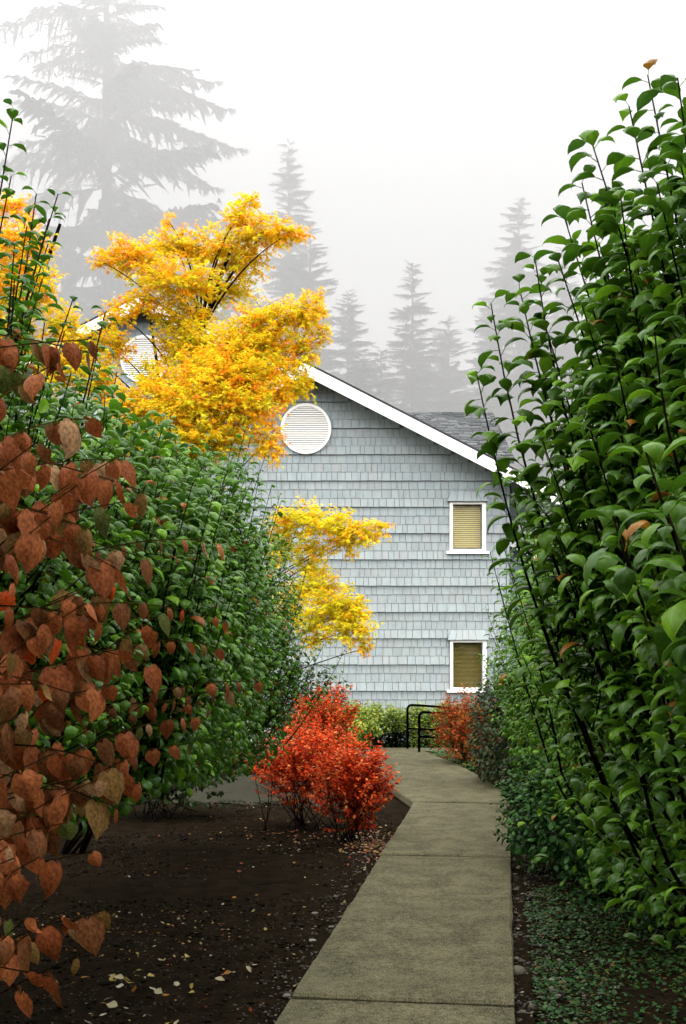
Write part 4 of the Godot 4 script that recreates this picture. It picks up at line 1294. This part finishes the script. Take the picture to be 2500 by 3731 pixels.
func weeds() -> void:
	var o := thing("weed_clump", "clump of low green weeds along the right edge of the path by the handrail", "weeds", Vector3(1.9, 0.2, -20.6), "weeds along the path")
	var L := Leaves.new()
	var tints := [Color(0.035, 0.091, 0.028), Color(0.056, 0.126, 0.035), Color(0.112, 0.070, 0.021)]
	for i in 420:
		var d := rng.randf_range(19.2, 21.8)
		var x := lerpf(2.05, 1.62, (d - 19.2) / 2.6) + absf(rng.randfn()) * 0.3
		L.add(Vector3(x, rise(d) + rng.randf() * 0.12, -d), Vector3(rng.randfn(), 0.6, rng.randfn()), UP, rng.randf_range(0.05, 0.1), pick([3.0, 2.0, 0.6]))
	leaf_out(o, L, "oval", tints, M.waxy, 60)
	o = thing("weed_clump", "clump of low green weeds along the right edge of the path before the rounded shrub", "weeds", Vector3(2.4, 0.05, -16.6), "weeds along the path")
	L = Leaves.new()
	for i in 420:
		var d := rng.randf_range(15.0, 18.6)
		var x := 2.3 + absf(rng.randfn()) * 0.25
		L.add(Vector3(x, rise(d) + rng.randf() * 0.14, -d), Vector3(rng.randfn(), 0.6, rng.randfn()), UP, rng.randf_range(0.05, 0.1), pick([3.0, 2.0, 0.6]))
	leaf_out(o, L, "oval", tints, M.waxy, 60)


func rails() -> void:
	for q in [[1.46, -22.05, 0.16, 0.95, "nearer black pipe handrail with rounded corner at the end of the path"], [1.29, -23.0, 0.28, 0.95, "farther black pipe handrail of the pair, standing behind the nearer one"]]:
		var at := Vector3(q[0], q[2], q[1])
		var h: float = q[3]
		var o := thing("handrail", q[4], "handrail", at, "pair of black pipe handrails")
		var g := Geo.new()
		var p := PackedVector3Array([Vector3(0, -0.15, 0), Vector3(0, h - 0.09, 0)])
		for k in 7:
			var a := PI / 2 * k / 6
			p.append(Vector3(0.09 - 0.09 * cos(a), h - 0.09 + 0.09 * sin(a), 0))
		p.append(Vector3(0.6, h - 0.035, 0))
		p.append(Vector3(2.6, h - 0.24, 0))
		g.tube(p, 0.024, 0.024, 10)
		part("top_rail", g.made(M.rail), o)
		g = Geo.new()
		g.tube(PackedVector3Array([Vector3(0.01, h - 0.47, 0), Vector3(0.6, h - 0.50, 0), Vector3(2.6, h - 0.70, 0)]), 0.019, 0.019, 8)
		part("mid_rail", g.made(M.rail), o)
		g = Geo.new()
		g.tube(PackedVector3Array([Vector3(2.55, -0.9, 0), Vector3(2.55, h - 0.25, 0)]), 0.024, 0.024, 10)
		part("post", g.made(M.rail), o)


# ---------------------------------------------------------------- firs in the mist

func bough_mesh() -> ArrayMesh:
	# one unit long along +z: a drooping spine with hanging twigs of needles
	var r := RandomNumberGenerator.new()
	r.seed = 31
	var g := Geo.new()
	for i in 46:
		var t := 0.08 + 0.92 * i / 45.0
		var at := Vector3(0, -0.22 * t * t, t)
		var s := 1.0 if i % 2 == 0 else -1.0
		var l := (0.34 * (1.0 - 0.72 * t) + 0.05) * r.randf_range(0.6, 1.15)
		var d := Vector3(s * r.randf_range(0.5, 1.0), r.randf_range(-0.75, -0.1), r.randf_range(0.25, 0.7)).normalized()
		var e := at + d * l
		var droop := Vector3(0, -l * 0.3, 0)
		var wd := Vector3(0, 0, 0.022).lerp(Vector3(0.0, 0.022, 0), r.randf())
		var cc := Color(1, 1, 1) * r.randf_range(0.7, 1.2)
		var mid := at.lerp(e, 0.55) + Vector3(0, l * 0.07, 0)
		g.quad(at - wd, at + wd, mid + wd * 1.3, mid - wd * 1.3, UP, cc)
		g.quad(mid - wd * 1.3, mid + wd * 1.3, e + droop + wd * 0.2, e + droop - wd * 0.2, UP, cc)
		for k in 4:
			var q := at.lerp(e, 0.3 + 0.17 * k)
			var dd := Vector3(r.randf_range(-0.6, 0.6), r.randf_range(-1.2, -0.1), r.randf_range(-0.2, 0.9)).normalized() * l * r.randf_range(0.25, 0.5)
			var side := dd.cross(Vector3(0.4, 0.3, 0.8)).normalized() * 0.016
			g.quad(q - side, q + side, q + dd + side * 0.3, q + dd - side * 0.3, UP, cc)
	g.tube(PackedVector3Array([Vector3(0, 0, 0), Vector3(0, -0.06, 0.5), Vector3(0, -0.22, 1.0)]), 0.012, 0.004, 4, Color(0.6, 0.5, 0.4))
	return g.made()


func fir(label: String, base: Vector3, h: float, r: float, bare: float, seed_: int, ragged: float, me: ArrayMesh) -> void:
	var o := thing("fir_tree", label, "tree", base, "firs in the mist behind the houses")
	rng.seed = seed_
	var g := Geo.new()
	g.tube(PackedVector3Array([Vector3(0, -0.3, 0), Vector3(0.05, h * 0.4, 0.0), Vector3(0, h * 0.98, 0)]), h * 0.014, 0.03, 8)
	part("trunk", g.made(M.bark), o)
	var where := []
	var cols := PackedColorArray()
	var y := h * bare
	while y < h * 0.985:
		var f := (y - h * bare) / (h * (1.0 - bare))
		var reach := r * pow(1.0 - f, 0.75) * (0.55 + 0.45 * minf(1.0, f * 6.0)) + 0.25
		var n := 5 + int(rng.randf() * 3.0)
		var a0 := rng.randf() * TAU
		for k in n:
			if rng.randf() < ragged * 0.4 or rough.get_noise_2d(y * 40.0 + seed_ * 90.0, a0 * 10.0 + k * 55.0) > 0.24:
				continue
			var a := a0 + TAU * k / n + rng.randfn() * 0.25
			var l := reach * (1.0 + rng.randf_range(-0.35 - ragged * 0.5, ragged * 0.55)) * (1.0 + 0.35 * ragged * rough.get_noise_2d(y * 35.0 + seed_ * 70.0, a * 40.0) * 2.0)
			var lift := rng.randf_range(-0.25, 0.12) + 0.35 * f
			var z := Vector3(cos(a), lift, sin(a)).normalized()
			var x := UP.cross(z).normalized()
			var yy := z.cross(x)
			var wide := l * rng.randf_range(0.45, 1.0)
			where.append(Transform3D(Basis(x * wide, yy * wide, z * l), Vector3(0, y + rng.randf_range(-0.3, 0.3), 0)))
			cols.append(Color(0.028, 0.042, 0.026) * rng.randf_range(0.7, 1.3))
		y += (0.22 + 0.16 * (1.0 - f)) * h / 34.0
	many("boughs", me, M.fir, where, cols, o)


func forest() -> void:
	var me := bough_mesh()
	fir("huge ragged fir looming in the mist at the upper left, its top lost in cloud", Vector3(-13.6, -0.5, -66), 54.0, 10.0, 0.06, 11, 0.9, me)
	fir("slender misty fir left of the middle, rising behind the maple's upper tip", Vector3(-3.4, -0.5, -72), 36.5, 5.0, 0.06, 12, 0.3, me)
	fir("misty fir just right of the maple's upper tip, lower than its slender neighbour", Vector3(-1.9, -0.5, -66), 29.0, 5.0, 0.05, 13, 0.3, me)
	fir("pointed misty fir standing above the ridge of the near house roof", Vector3(4.1, -0.5, -68), 27.5, 4.4, 0.05, 14, 0.25, me)
	fir("pale misty fir at the right, half hidden by the tall green shrub", Vector3(11.0, -0.5, -72), 33.0, 6.0, 0.05, 15, 0.3, me)
	fir("broad misty fir low behind the gable peak of the near house", Vector3(0.9, -0.5, -60), 19.5, 5.0, 0.03, 16, 0.3, me)
	fir("short misty fir between the house roof and the right-hand shrub", Vector3(7.6, -0.5, -63), 18.5, 4.4, 0.03, 17, 0.3, me)
	fir("misty fir at the far left beside the huge ragged one", Vector3(-21.0, -0.5, -66), 34.0, 5.6, 0.05, 18, 0.35, me)
	fir("misty fir filling the gap between the huge ragged fir and the maple crown", Vector3(-6.6, -0.5, -62), 21.0, 4.8, 0.04, 19, 0.35, me)
	fir("misty fir behind the right-hand shrub, mostly hidden", Vector3(16.0, -0.5, -66), 23.0, 5.0, 0.04, 20, 0.3, me)
	fir("faint tall fir almost lost in the mist right of the middle", Vector3(6.6, -0.5, -80), 27.0, 4.6, 0.05, 21, 0.3, me)
	fir("thick misty fir low behind the left shingled gable", Vector3(-16.0, -0.5, -60), 22.0, 5.6, 0.04, 22, 0.3, me)
	fir("misty fir rising straight behind the peak of the near gable", Vector3(0.3, -0.5, -70), 26.5, 5.0, 0.04, 24, 0.35, me)
	fir("low misty fir above the middle of the near roof's rake board", Vector3(2.1, -0.5, -64), 21.0, 4.6, 0.04, 25, 0.35, me)
	fir("misty fir over the right half of the near house's main roof", Vector3(6.6, -0.5, -72), 25.5, 5.0, 0.04, 26, 0.35, me)
	fir("misty fir just left of the right-hand shrub's outermost twigs", Vector3(8.9, -0.5, -70), 26.0, 5.0, 0.04, 27, 0.35, me)
	fir("misty fir seen through the upper twigs of the right-hand shrub", Vector3(13.4, -0.5, -70), 29.0, 5.4, 0.04, 28, 0.35, me)
	for i in 12:
		var x := -26.0 + 4.6 * i
		fir("pale distant fir, number %s from the left in the back row" % ["one", "two", "three", "four", "five", "six", "seven", "eight", "nine", "ten", "eleven", "twelve"][i], Vector3(x + sin(i * 2.3) * 1.3, -0.5, -76.0 - 3.0 * cos(i * 1.7)), 21.0 + 5.0 * sin(i * 4.1), 4.8, 0.03, 40 + i, 0.3, me)
	fir("blunt misty fir low between the two house gables", Vector3(-2.6, -0.5, -58), 15.0, 4.4, 0.03, 23, 0.3, me)


# ---------------------------------------------------------------- litter

func scatter() -> void:
	# pebbles along both edges of the walk
	var tints := [Color(0.150, 0.140, 0.115), Color(0.080, 0.075, 0.065), Color(0.210, 0.200, 0.175), Color(0.050, 0.048, 0.040)]
	var sp := SphereMesh.new()
	sp.radius = 0.5
	sp.height = 1.0
	sp.radial_segments = 7
	sp.rings = 4
	var where := []
	var cols := PackedColorArray()
	for i in 4200:
		var d := rng.randf_range(4.5, 13.0)
		var right := rng.randf() < 0.78
		var off := absf(rng.randfn()) * (0.22 if right else 0.12)
		var x := path_right(d) + 0.01 + off if right else path_left(d) - 0.01 - off
		var s := rng.randf_range(0.006, 0.02) if rng.randf() < 0.93 else rng.randf_range(0.02, 0.045)
		where.append(Transform3D(Basis.from_euler(Vector3(rng.randf() * 0.5, rng.randf() * TAU, rng.randf() * 0.5)).scaled(Vector3(s * rng.randf_range(0.8, 1.5), s * 0.6, s)), Vector3(x, ground_at(x, d) + s * 0.1, -d)))
		cols.append(tints[pick([2.0, 3.0, 0.8, 3.0])] * rng.randf_range(0.5, 1.0))
	tag(many("pebbles", sp, M.stone, where, cols, self), "small grey and tan pebbles strewn along the edges of the concrete path", "pebbles")
	where = []
	cols = PackedColorArray()
	for i in 7000:
		var d := rng.randf_range(4.6, 15.6)
		var x := path_left(minf(d, 13.0)) - 0.03 - rng.randf() * (1.6 + d * 0.14)
		var s := rng.randf_range(0.008, 0.03) * (1.8 if rng.randf() < 0.08 else 1.0)
		var cc := Color(0.0095, 0.007, 0.0045) * rng.randf_range(0.6, 1.6)
		if i > 4200:
			d = 15.75 + rng.randfn() * 0.45
			x = rng.randf_range(-4.2, 0.4)
			s *= 0.75
			cc = Color(0.026, 0.026, 0.017) * rng.randf_range(0.4, 1.2) if rng.randf() < 0.6 else cc
		elif i % 5 == 0:
			x = path_right(d) + 0.05 + rng.randf() * 2.4
		where.append(Transform3D(Basis.from_euler(Vector3(rng.randf(), rng.randf() * TAU, rng.randf())).scaled(Vector3(s * rng.randf_range(0.8, 1.6), s * 0.7, s)), Vector3(x, ground_at(x, d) + s * 0.05, -d)))
		cols.append(cc)
	tag(many("soil_crumbs", sp, M.stone, where, cols, self), "crumbs and clods of dark earth on the beds beside the path", "soil")
	# a few bigger stones by the right edge
	var spots := [[1.02, 6.75, 0.10, "round grey stone, largest of those beside the right edge of the path"], [0.935, 6.8, 0.05, "small tan stone between the path edge and the largest grey stone"], [0.97, 5.85, 0.055, "tan stone nearest the camera at the right edge of the path"], [0.93, 5.95, 0.04, "small pale stone left of the nearest tan stone"], [1.0, 6.05, 0.05, "brownish flat stone behind the nearest tan stone"]]
	for s in spots:
		var st := SurfaceTool.new()
		var ball := SphereMesh.new()
		ball.radius = 0.5
		ball.height = 1.0
		ball.radial_segments = 16
		ball.rings = 9
		st.create_from(ball, 0)
		var arr := st.commit_to_arrays()
		var vs: PackedVector3Array = arr[Mesh.ARRAY_VERTEX]
		for i in vs.size():
			vs[i] = vs[i] * (1.0 + 0.28 * rough.get_noise_3d(vs[i].x * 90.0 + s[1] * 700.0, vs[i].y * 90.0, vs[i].z * 90.0))
			vs[i] = Vector3(vs[i].x * 1.25, vs[i].y * 0.7, vs[i].z)
		arr[Mesh.ARRAY_VERTEX] = vs
		var am := ArrayMesh.new()
		am.add_surface_from_arrays(Mesh.PRIMITIVE_TRIANGLES, arr)
		am.surface_set_material(0, M.rock)
		var o := part(numbered("stone"), am, self, Transform3D(Basis.from_euler(Vector3(0, s[1] * 3.0, 0)).scaled(Vector3.ONE * s[2]), Vector3(s[0], ground_at(s[0], s[1]) + s[2] * 0.15, -s[1])))
		tag(o, s[3], "stone", "stones beside the path")
	# ground cover on the right
	var cover := [Color(0.021, 0.065, 0.017), Color(0.033, 0.084, 0.019), Color(0.014, 0.043, 0.011), Color(0.074, 0.084, 0.015), Color(0.088, 0.043, 0.011)]
	where = []
	cols = PackedColorArray()
	for i in 26000:
		var d := rng.randf_range(4.6, 10.5)
		var x := path_right(d) + 0.12 + rng.randf() * 2.6
		var thick := rough.get_noise_2d(x * 45.0 + 300.0, d * 30.0) + 0.22 * minf(x - path_right(d), 0.8)
		if thick < -0.06 + rng.randf_range(-0.15, 0.1):
			continue
		var L := Leaves.new()
		L.add(Vector3(x, ground_at(x, d) + rng.randf() * 0.03, -d), Vector3(rng.randfn(), rng.randf_range(-0.1, 0.5), rng.randfn()), UP + Vector3(rng.randfn(), 0, rng.randfn()) * 0.4, rng.randf_range(0.018, 0.04), 0, 1.3)
		where.append(L.t[0])
		cols.append(cover[pick([3.0, 2.0, 3.0, 0.5, 0.4])] * rng.randf_range(0.8, 1.2))
	tag(many("ground_cover", leaf("oval", 1, Color.WHITE), M.waxy, where, cols, self), "low dark green ground cover on the bed right of the path", "ground cover")
	# crumbs, chips and old leaves on the bare soil
	var chip := [Color(0.020, 0.015, 0.010), Color(0.036, 0.026, 0.016), Color(0.012, 0.010, 0.008), Color(0.064, 0.048, 0.028), Color(0.008, 0.012, 0.006)]
	where = []
	cols = PackedColorArray()
	for i in 15000:
		var d := rng.randf_range(4.4, 20.0)
		var x := path_left(minf(d, 13.0)) - 0.02 - rng.randf() * (2.0 + d * 0.12)
		if i % 7 == 0:
			d = rng.randf_range(4.4, 12.0)
			x = path_right(d) + 0.02 + rng.randf() * 2.5
		var L := Leaves.new()
		L.add(Vector3(x, ground_at(x, d) + 0.004, -d), Vector3(rng.randfn(), rng.randfn() * 0.15, rng.randfn()), UP + Vector3(rng.randfn(), 0, rng.randfn()) * 0.3, rng.randf_range(0.008, 0.026), 0, rng.randf_range(0.5, 1.3))
		where.append(L.t[0])
		cols.append(chip[pick([3.0, 2.0, 3.0, 0.5, 1.5])] * rng.randf_range(0.7, 1.2))
	tag(many("soil_litter", leaf("flat", 1, Color.WHITE), M.litter, where, cols, self), "dark crumbs, bark chips and old leaves over the bare soil", "litter")
	# small fallen leaves: yellow under the left shrubs, red and tan under the scarlet bushes
	var fall := [Color(0.260, 0.199, 0.058), Color(0.294, 0.260, 0.161), Color(0.213, 0.105, 0.024), Color(0.332, 0.312, 0.236), Color(0.199, 0.047, 0.020), Color(0.283, 0.142, 0.085)]
	where = []
	cols = PackedColorArray()
	for i in 1500:
		var d := 0.0
		var x := 0.0
		var ww := [2.0, 1.2, 1.6, 0.5, 0.5, 0.2]
		var s := rng.randf_range(0.014, 0.034)
		if i < 170:
			d = rng.randf_range(6.9, 8.4); x = rng.randf_range(-2.1, -0.75) + rng.randfn() * 0.1
		elif i < 760:
			d = 12.0 + rng.randfn() * 0.5; x = 0.33 + rng.randfn() * 0.16; ww = [0.6, 1.0, 0.6, 0.3, 2.0, 2.5]; s = rng.randf_range(0.03, 0.05)
			if on_path(x, d): continue
		elif i < 1100:
			d = 12.6 + rng.randfn() * 0.9; x = -0.3 + rng.randfn() * 0.6; ww = [0.6, 0.4, 1.2, 0.1, 2.4, 1.0]; s = rng.randf_range(0.025, 0.045)
			if on_path(x, d): continue
		elif i < 1180:
			d = rng.randf_range(5.6, 10.0); x = path_right(d) + rng.randf() * 1.8
		else:
			d = rng.randf_range(5.4, 19.0); x = path_left(minf(d, 13.0)) - 0.05 - absf(rng.randfn()) * (0.7 + d * 0.06)
		var L := Leaves.new()
		L.add(Vector3(x, ground_at(x, d) + 0.012, -d), Vector3(rng.randfn(), rng.randfn() * 0.2, rng.randfn()), UP + Vector3(rng.randfn(), 0, rng.randfn()) * 0.35, s, 0, rng.randf_range(0.7, 1.5))
		where.append(L.t[0])
		cols.append(fall[pick(ww)] * rng.randf_range(0.6, 1.0))
	tag(many("fallen_leaves", leaf("flat", 2, Color.WHITE), M.litter, where, cols, self), "small yellow, red and tan leaves fallen on the soil", "fallen leaves")
	# the larger ones close by, each a leaf of its own
	var kinds := []
	for k in 5:
		var me := leaf("flat", k % 4, fall[k])
		me.surface_set_material(0, M.litter)
		kinds.append(me)
	for i in 46:
		var d := rng.randf_range(5.55, 6.6)
		var x := rng.randf_range(-1.55, -0.62) - 0.1 * (d - 5.5)
		if i >= 34:
			d = rng.randf_range(5.6, 9.5); x = rng.randf_range(-0.9, -0.1) if i < 41 else path_right(d) + rng.randf_range(0.3, 1.5)
			if i < 41: x = path_left(d) - rng.randf_range(0.15, 1.1)
		var L := Leaves.new()
		L.add(Vector3(x, ground_at(x, d) + 0.014, -d), Vector3(rng.randfn(), rng.randfn() * 0.25, rng.randfn()), UP + Vector3(rng.randfn(), 0, rng.randfn()) * 0.4, rng.randf_range(0.035, 0.066), 0, rng.randf_range(0.9, 1.5))
		var hue := pick([2.0, 1.6, 1.0, 1.4, 0.3])
		var o := part(numbered("fallen_leaf"), kinds[hue], self, L.t[0])
		var spot: String = "on the dark soil at the bottom left" if i < 34 else ("near the left edge of the path" if i < 41 else "among the ground cover right of the path")
		tag(o, "%s fallen leaf lying curled %s" % [["yellow", "buff", "brown", "cream", "red"][hue], spot], "leaf", "single fallen leaves on the near soil")
	# thin dead twigs
	for q in [[-0.55, 9.6, 0.6, 0.1, "long dead twig lying on the bare soil left of the path, nearer the red bush"], [-1.35, 9.9, 0.35, -0.05, "short dead twig on the bare soil, farther from the path than the long one"]]:
		var g := Geo.new()
		var p := PackedVector3Array()
		for k in 6:
			var x: float = q[0] + q[2] * (k / 5.0 - 0.5)
			var d: float = q[1] + q[3] * (k / 5.0 - 0.5) + rng.randfn() * 0.012
			p.append(Vector3(x, ground_at(x, d) + 0.01 + rng.randf() * 0.008, -d))
		g.tube(p, 0.006, 0.003, 5)
		tag(part(numbered("dead_twig"), g.made(M.twig), self), q[4], "twig", "dead twigs on the soil")


# ---------------------------------------------------------------- the scene

func _ready() -> void:
	rng.seed = 20240
	rough.seed = 9
	rough.frequency = 0.01
	rough.fractal_octaves = 3
	# camera: level, its lens shifted upwards so that walls stay upright
	var cam := Camera3D.new()
	cam.name = "camera"
	cam.position = EYE
	cam.near = 0.1
	cam.far = 1200.0
	cam.projection = Camera3D.PROJECTION_FRUSTUM
	cam.size = 0.1 * 1024.0 / 1150.0
	cam.frustum_offset = Vector2(0.0, 0.1 * 172.0 / 1150.0)
	add_child(cam)
	cam.current = true
	# an even bright overcast sky
	var env := Environment.new()
	env.background_mode = Environment.BG_SKY
	var sky := ProceduralSkyMaterial.new()
	sky.sky_top_color = Color(0.975, 0.972, 0.968)
	sky.sky_horizon_color = Color(0.962, 0.96, 0.954)
	sky.sky_curve = 0.3
	sky.ground_horizon_color = Color(0.962, 0.96, 0.954)
	sky.ground_bottom_color = Color(0.2, 0.2, 0.18)
	sky.ground_curve = 0.02
	sky.sun_angle_max = 0.0
	env.sky = Sky.new()
	env.sky.sky_material = sky
	env.tonemap_mode = Environment.TONE_MAPPER_LINEAR
	env.tonemap_exposure = 5.3
	env.sdfgi_enabled = true
	env.ssao_enabled = true
	env.ssil_enabled = true
	env.volumetric_fog_enabled = true
	env.volumetric_fog_density = 0.0
	var we := WorldEnvironment.new()
	we.name = "world"
	we.environment = env
	add_child(we)
	var sun := DirectionalLight3D.new()
	sun.name = "sun"
	sun.light_energy = 0.2
	sun.light_color = Color(1.0, 0.97, 0.93)
	sun.light_angular_distance = 30.0
	sun.rotation_degrees = Vector3(-68, -24, 0)
	sun.shadow_enabled = true
	add_child(sun)
	# low cloud among the firs behind the houses, thinning out upwards beyond them
	for q in [[Vector3(0, 20.5, -59), Vector3(84, 43.0, 50), 0.054, RenderingServer.FOG_VOLUME_SHAPE_BOX], [Vector3(0, -2.0, -155), Vector3(320, 84.0, 138), 0.015, RenderingServer.FOG_VOLUME_SHAPE_ELLIPSOID]]:
		var fog := FogVolume.new()
		fog.name = numbered("mist")
		fog.position = q[0]
		fog.size = q[1]
		fog.shape = q[3]
		var fm := FogMaterial.new()
		fm.albedo = Color(0.985, 0.99, 0.995)
		fm.density = q[2]
		fog.material = fm
		fog.set_meta("kind", "stuff")
		add_child(fog)
	materials()
	M.rock = mapped(paint(8, 128, func(_x: int, _y: int, r: RandomNumberGenerator) -> Color: return Color(0.11, 0.10, 0.078) * r.randf_range(0.6, 1.2)), 4.0, 0.8, 0.2)
	M.twig = plain(Color(0.2, 0.16, 0.11), 0.8)
	ground()
	walk()
	houses()
	forest()
	rng.seed = 4711
	maples()
	right_hedge()
	left_hedge()
	behind()
	bushes()
	weeds()
	rails()
	scatter()
